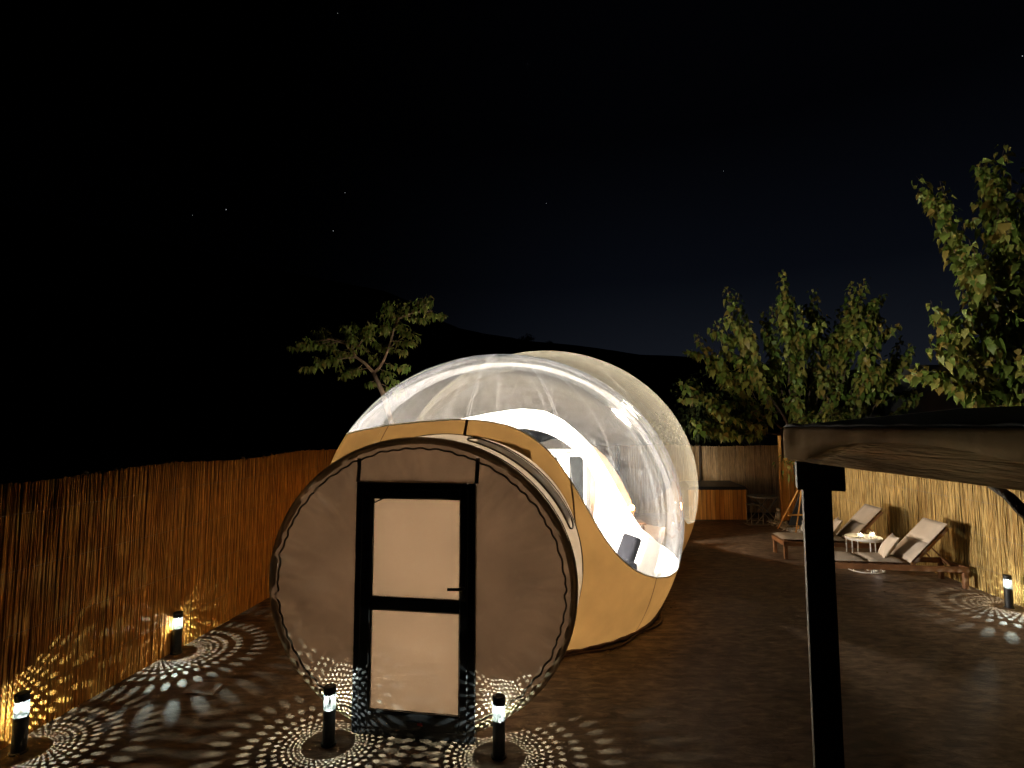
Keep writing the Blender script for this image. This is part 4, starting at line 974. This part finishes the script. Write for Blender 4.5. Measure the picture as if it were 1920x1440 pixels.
def tree(name, root, label, cat, shoots, limbs, leaf, variants, m, group=None, step=.055, nparts=300, droop=.9, sub=2, spread=.14, trunk_m=None, leafstart=.12):
    """shoots: (base, tip, sub-shoot length); every leaf is geometry, the largest in view are parts of their own"""
    t = thing(name, root, label, cat, group); lf = []
    lm = MB()
    for pts, r0, r1 in limbs:
        n = len(pts); lm_ = MB().tube(pts, [r0 + (r1 - r0) * i / (n - 1) for i in range(n)], 8)
        lm_.obj('trunk' if r0 > .09 else 'branch', trunk_m or M['bark'], t, smooth=True)
    tw = MB()
    def shoot(b, e, lvl, bend):
        L = (e - b).length; n = max(5, int(L / .12)); mid = (b + e) / 2 + bend; pts = []
        for i in range(n + 1):
            f = i / n; pts.append(b * (1 - f) ** 2 + mid * 2 * f * (1 - f) + e * f * f + Vector(rng.normal(0, .012, 3)))
        tw.tube(pts, [max(.003, (.016 if lvl == 0 else .008) * (1 - .8 * i / n)) for i in range(n + 1)], 4, cap=False)
        k = int(L / step); ph = rng.random() * 6
        for q in range(k):
            f = leafstart + (1 - leafstart) * (q + rng.random()) / k
            P = b * (1 - f) ** 2 + mid * 2 * f * (1 - f) + e * f * f
            T = ((mid - b) * (1 - f) + (e - mid) * f).normalized(); ph += 2.4
            o1 = T.orthogonal().normalized(); o2 = T.cross(o1); out = o1 * math.cos(ph) + o2 * math.sin(ph); out.z *= .5
            s = leaf * rng.uniform(.55, 1.2) * (1 - .45 * max(0, f - .8) / .2)
            d = (out + Vector((0, 0, -droop * rng.uniform(.3, 1.3))) + Vector(rng.normal(0, .22, 3))).normalized()
            up = (Vector((0, 0, .6)) + out * 1.3 + Vector(rng.normal(0, .3, 3))); y = up.cross(d)
            if y.length < .1: continue
            y.normalize(); z = d.cross(y); pet = P + out * rng.uniform(.25, 1.0) * spread
            lf.append((pet, d, y, z, s, int(rng.integers(len(variants)))))
        if lvl < sub:
            for _ in range(int(rng.integers(1, 4)) if lvl == 0 else int(rng.integers(0, 2))):
                f = rng.uniform(.15, .75); P = b.lerp(e, f) + bend * f * (1 - f) * 2; dirv = (e - b).normalized() + Vector(rng.normal(0, .45, 3)); dirv.z += .15
                shoot(P, P + dirv.normalized() * L * rng.uniform(.25, .5), lvl + 1, Vector(rng.normal(0, .06, 3)))
    for b, e in shoots: shoot(b, e, 0, Vector(rng.normal(0, .10, 3)) + Vector(((b.x - e.x) * -.12, 0, -.10 * abs(e.x - b.x))))
    tw.obj('twigs', trunk_m or M['bark'], t, kind='stuff')
    ca = Vector((0, 0, H))
    def vis(l):
        d_ = l[0] - ca; a = math.atan2(d_.x, d_.y); el = math.atan2(d_.z, d_.y)
        return l[4] / d_.length * (1 if abs(a) < .77 and el > -.2 else .1)
    lf.sort(key=vis, reverse=True)
    org = origin_of(t); mes = []
    for V_, F_ in variants:
        me = bpy.data.meshes.new('leaf'); me.from_pydata(V_.tolist(), [], F_); me.update(); me.materials.append(m); me.polygons.foreach_set('use_smooth', [True] * len(me.polygons)); mes.append(me)
    for P, d, y, z, s, k in lf[:nparts]:
        o = bpy.data.objects.new('leaf', mes[k]); COL.objects.link(o); o.parent = t
        o.matrix_local = Matrix(((d.x * s, y.x * s, z.x * s, P.x - org.x), (d.y * s, y.y * s, z.y * s, P.y - org.y), (d.z * s, y.z * s, z.z * s, P.z - org.z), (0, 0, 0, 1)))
    V = []; Fc = []
    for P, d, y, z, s, k in lf[nparts:]:
        V_, F_ = variants[k]; R = np.array((d, y, z)) * s; n = len(V); V += (V_ @ R + np.array(P)).tolist(); Fc += [[i + n for i in f] for f in F_]
    if V: np_obj('foliage', V, Fc, m, t, True, kind='stuff')
    return t
def jit(p_, s): return p_ + Vector((0, rng.uniform(-s, s), 0))
# -- mulberry beyond the back right corner
D = 16.3; R0 = at(1505, 860, D); root = Vector((R0.x, D + .4, 0))
tips = [((1305, 622), (1410, 745)), ((1362, 538), (1425, 720)), ((1380, 548), (1432, 720)), ((1345, 600), (1420, 750)), ((1430, 580), (1462, 740)), ((1448, 570), (1468, 740)), ((1466, 506), (1480, 720)), ((1470, 540), (1490, 740)),
        ((1525, 540), (1520, 720)), ((1505, 610), (1500, 750)), ((1560, 625), (1545, 750)), ((1598, 528), (1565, 720)), ((1622, 520), (1580, 720)), ((1640, 560), (1595, 740)), ((1612, 545), (1570, 700)), ((1690, 630), (1610, 760)), ((1712, 645), (1635, 770)),
        ((1660, 690), (1590, 790)), ((1286, 722), (1410, 800)), ((1272, 712), (1390, 770)), ((1296, 785), (1400, 815)), ((1312, 808), (1420, 800)), ((1340, 690), (1430, 770)), ((1330, 760), (1440, 800)), ((1350, 822), (1390, 770)),
        ((1420, 815), (1460, 770)), ((1380, 800), (1430, 760)), ((1700, 765), (1600, 800)), ((1650, 790), (1570, 800)), ((1450, 660), (1470, 790)), ((1400, 640), (1450, 790)), ((1540, 680), (1520, 800)), ((1580, 640), (1550, 790)), ((1490, 690), (1490, 810)), ((1620, 720), (1560, 810)), ((1470, 815), (1510, 780)), ((1370, 720), (1440, 800)), ((1510, 790), (1520, 740)), ((1560, 790), (1550, 740)), ((1600, 790), (1570, 760)), ((1400, 600), (1440, 760)), ((1330, 650), (1420, 780)), ((1420, 690), (1460, 800)), ((1500, 570), (1500, 760)), ((1545, 590), (1530, 760)), ((1575, 575), (1555, 760)), ((1650, 610), (1600, 770)), ((1675, 660), (1610, 790)), ((1320, 740), (1430, 810)), ((1360, 790), (1440, 820)), ((1480, 760), (1500, 830)), ((1640, 740), (1570, 820))]
shoots = []
for (tx_, ty_), (bx_, by_) in tips:
    dd = rng.uniform(-1.0, 1.2); shoots.append((at(bx_, by_, D + dd * .5), at(tx_, ty_, D + dd)))
limbs = [([root, root + Vector((.05, -.1, 1.1)), Vector((R0.x, D + .2, 2.0))], .14, .10)]
for bx_, by_ in ((1415, 770), (1440, 740), (1480, 730), (1520, 730), (1570, 740), (1610, 780), (1420, 810)):
    q = at(bx_, by_, D); limbs.append(([Vector((R0.x, D + .2, 1.9)), Vector((R0.x, D + .2, 1.9)).lerp(q, .5) + Vector((0, 0, .15)), q], .06, .025))
tree('mulberry_tree', root, 'broad leafy mulberry tree with upright shoots over the back right corner fence', 'tree', shoots, limbs, .21, LV, M['leaf'], 'mulberry trees beyond the fences', step=.036, sub=2, trunk_m=M['darkbark'])
# -- nearer mulberry at the right edge
D = 10.6; R0 = at(1900, 820, D); root = Vector((R0.x + .3, D + .3, 0))
tips = [((1762, 342), (1830, 600)), ((1752, 372), (1820, 560)), ((1785, 430), (1850, 620)), ((1885, 268), (1895, 520)), ((1845, 300), (1890, 500)), ((1925, 300), (1930, 520)), ((1865, 330), (1900, 560)), ((1905, 380), (1910, 600)), ((1840, 470), (1890, 660)),
        ((1745, 565), (1850, 690)), ((1768, 580), (1860, 680)), ((1800, 540), (1870, 700)), ((1790, 640), (1870, 730)), ((1760, 690), (1870, 740)), ((1800, 740), (1890, 740)), ((1720, 680), (1840, 730)), ((1740, 650), (1850, 710)), ((1850, 760), (1900, 700)), ((1890, 770), (1920, 720)),
        ((1870, 560), (1910, 740)), ((1900, 480), (1930, 720)), ((1960, 330), (1960, 600)), ((2010, 400), (1980, 650)), ((2060, 480), (1990, 700)), ((2040, 600), (1980, 740)), ((1830, 690), (1900, 760)), ((1940, 640), (1930, 780)), ((1845, 620), (1900, 730)), ((1815, 450), (1860, 620)), ((1885, 430), (1905, 600)), ((1860, 650), (1910, 770)), ((1900, 560), (1920, 760)), ((1920, 430), (1930, 650)), ((1830, 560), (1890, 700)), ((1780, 710), (1880, 760)), ((1870, 400), (1900, 580))]
shoots = []
for (tx_, ty_), (bx_, by_) in tips:
    dd = rng.uniform(-.7, .9); shoots.append((at(bx_, by_, D + dd * .5), at(tx_, ty_, D + dd)))
limbs = [([root, root + Vector((-.05, 0, 1.2)), at(1915, 790, D)], .13, .10)]
for bx_, by_ in ((1850, 700), (1890, 640), (1930, 640), (1985, 700), (1830, 600), (1900, 540)): limbs.append(([at(1915, 800, D), at(1915, 800, D).lerp(at(bx_, by_, D), .5) + Vector((0, 0, .1)), at(bx_, by_, D)], .055, .022))
tree('mulberry_tree', root, 'tall mulberry tree with big yellow-green leaves cut by the right edge of the photo', 'tree', shoots, limbs, .20, LV, M['leaf'], 'mulberry trees beyond the fences', step=.040, sub=2, trunk_m=M['darkbark'])
# -- small tree behind the dome on the left
D = 17.2; root = Vector((at(745, 850, D).x, D, 0))
def T(px, py, dd=0): return at(px, py, D + dd)
limbs = [([root, T(742, 820), T(718, 738), T(700, 698)], .105, .07), ([T(700, 698), T(684, 681), T(668, 670), T(648, 645), T(620, 636), T(590, 640)], .06, .015), ([T(700, 700), T(712, 688), T(720, 675), T(728, 655), T(735, 632), T(740, 612), T(748, 596)], .055, .028),
         ([T(748, 597), T(770, 588), T(792, 584), T(812, 583)], .03, .012), ([T(665, 662), T(678, 640), T(690, 622)], .022, .012), ([T(668, 670), T(640, 672), T(610, 680)], .03, .012), ([T(728, 655), T(745, 640), T(765, 628)], .025, .012)]
tips = [((538, 650), (620, 640)), ((556, 640), (640, 640)), ((568, 692), (640, 668)), ((590, 680), (650, 672)), ((588, 620), (648, 640)), ((600, 640), (660, 660)), ((640, 610), (672, 650)), ((660, 602), (690, 632)), ((690, 600), (690, 640)), ((640, 702), (680, 684)), ((655, 690), (690, 690)),
        ((712, 580), (732, 625)), ((722, 565), (742, 610)), ((745, 560), (748, 600)), ((770, 562), (752, 598)), ((792, 556), (770, 588)), ((812, 562), (785, 585)), ((838, 592), (800, 583)), ((830, 588), (795, 584)), ((805, 600), (765, 592)), ((780, 625), (742, 615)), ((778, 645), (735, 640)), ((760, 660), (730, 650)),
        ((765, 690), (722, 680)), ((750, 715), (712, 700)), ((760, 730), (716, 720)), ((735, 700), (708, 690)), ((690, 660), (715, 680)), ((700, 640), (728, 655)), ((670, 640), (690, 660)), ((710, 610), (735, 630)), ((690, 725), (708, 712)), ((625, 660), (668, 668)), ((680, 615), (700, 640)), ((740, 585), (745, 612)), ((760, 610), (745, 605)), ((720, 640), (726, 660)), ((660, 630), (668, 668))]
shoots = []
for (tx_, ty_), (bx_, by_) in tips:
    dd = rng.uniform(-.5, .6); shoots.append((T(bx_, by_, dd * .3), T(tx_, ty_, dd)))
tree('ash_tree', root, 'small crooked tree with pale bare limbs behind the left side of the dome', 'tree', shoots, limbs, .19, LV2, M['leaf2'], step=.024, sub=1, spread=.14, droop=.8, nparts=300)
# -- darker shrubs behind the fences
def bush(P, w, h, n, label, leafs=.10, m=None, nparts=0, name='shrub'):
    t = thing(name, P, label, 'shrub'); V = []; Fc = []
    MB().tube([P, P + Vector((.1, 0, h * .4)), P + Vector((0, .1, h * .8))], [.06, .04, .015], 7).obj('stem', M['bark'], t, smooth=True)
    lob = [(rng.normal(0, w * .35), rng.normal(0, w * .2), rng.uniform(.35, .85) * h, rng.uniform(.25, .45) * w) for _ in range(9)]
    for i in range(n):
        lx_, ly_, lz_, lr = lob[int(rng.integers(len(lob)))]; v = rng.normal(0, 1, 3); v /= np.linalg.norm(v); r = lr * rng.uniform(.55, 1.0)
        c = np.array((P.x + lx_, P.y + ly_, P.z + lz_)) + v * r * np.array((1, .8, .8))
        d = Vector(v) + Vector((0, 0, -.6)) + Vector(rng.normal(0, .4, 3)); d.normalize(); y = Vector((0, 0, 1)).cross(d) if abs(d.z) < .98 else Vector((1, 0, 0)); y.normalize(); z = d.cross(y)
        V_, F_ = LV2[i % 3]; R = np.array((d, y, z)) * leafs * rng.uniform(.6, 1.3); k = len(V); V += (V_ @ R + c).tolist(); Fc += [[q + k for q in f] for f in F_]
    np_obj('foliage', V, Fc, m or M['bush'], t, True, kind='stuff'); return t
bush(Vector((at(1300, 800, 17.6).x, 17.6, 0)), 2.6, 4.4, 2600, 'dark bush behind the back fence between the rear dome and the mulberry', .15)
bush(Vector((at(1660, 800, 13.2).x, 13.4, 0)), 1.9, 2.9, 1500, 'low green shrub showing over the right fence between the two mulberries', .13, M['leaf'])
bush(Vector((at(1560, 800, 14.8).x, 15.0, 0)), 1.6, 3.1, 1200, 'leafy shrub showing above the pergola corner by the pine gate', .14, M['leaf'])
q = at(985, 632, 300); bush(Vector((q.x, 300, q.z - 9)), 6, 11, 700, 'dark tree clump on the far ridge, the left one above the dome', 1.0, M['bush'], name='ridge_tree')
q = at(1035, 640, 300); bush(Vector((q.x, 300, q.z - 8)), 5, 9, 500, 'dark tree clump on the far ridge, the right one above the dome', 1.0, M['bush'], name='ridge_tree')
# -- pale outbuilding glimpsed between the trees
D = 24; xa, xb = at(1655, 700, D).x, at(1800, 700, D).x; zt = at(1700, 688, D).z
t = thing('outbuilding', ((xa + xb) / 2, D, 0), 'pale plastered outbuilding glimpsed between the two mulberry trees', 'building')
MB().box((xa, D, 0), (xb + .5, D + 5, zt)).obj('wall', M['plaster'], t)
MB().rbox((xa - .08, D - .08, zt), (xb + .58, D + 5.08, zt + .09), .01, None, 1).obj('coping', M['plaster'], t)
bpy.context.view_layer.update()
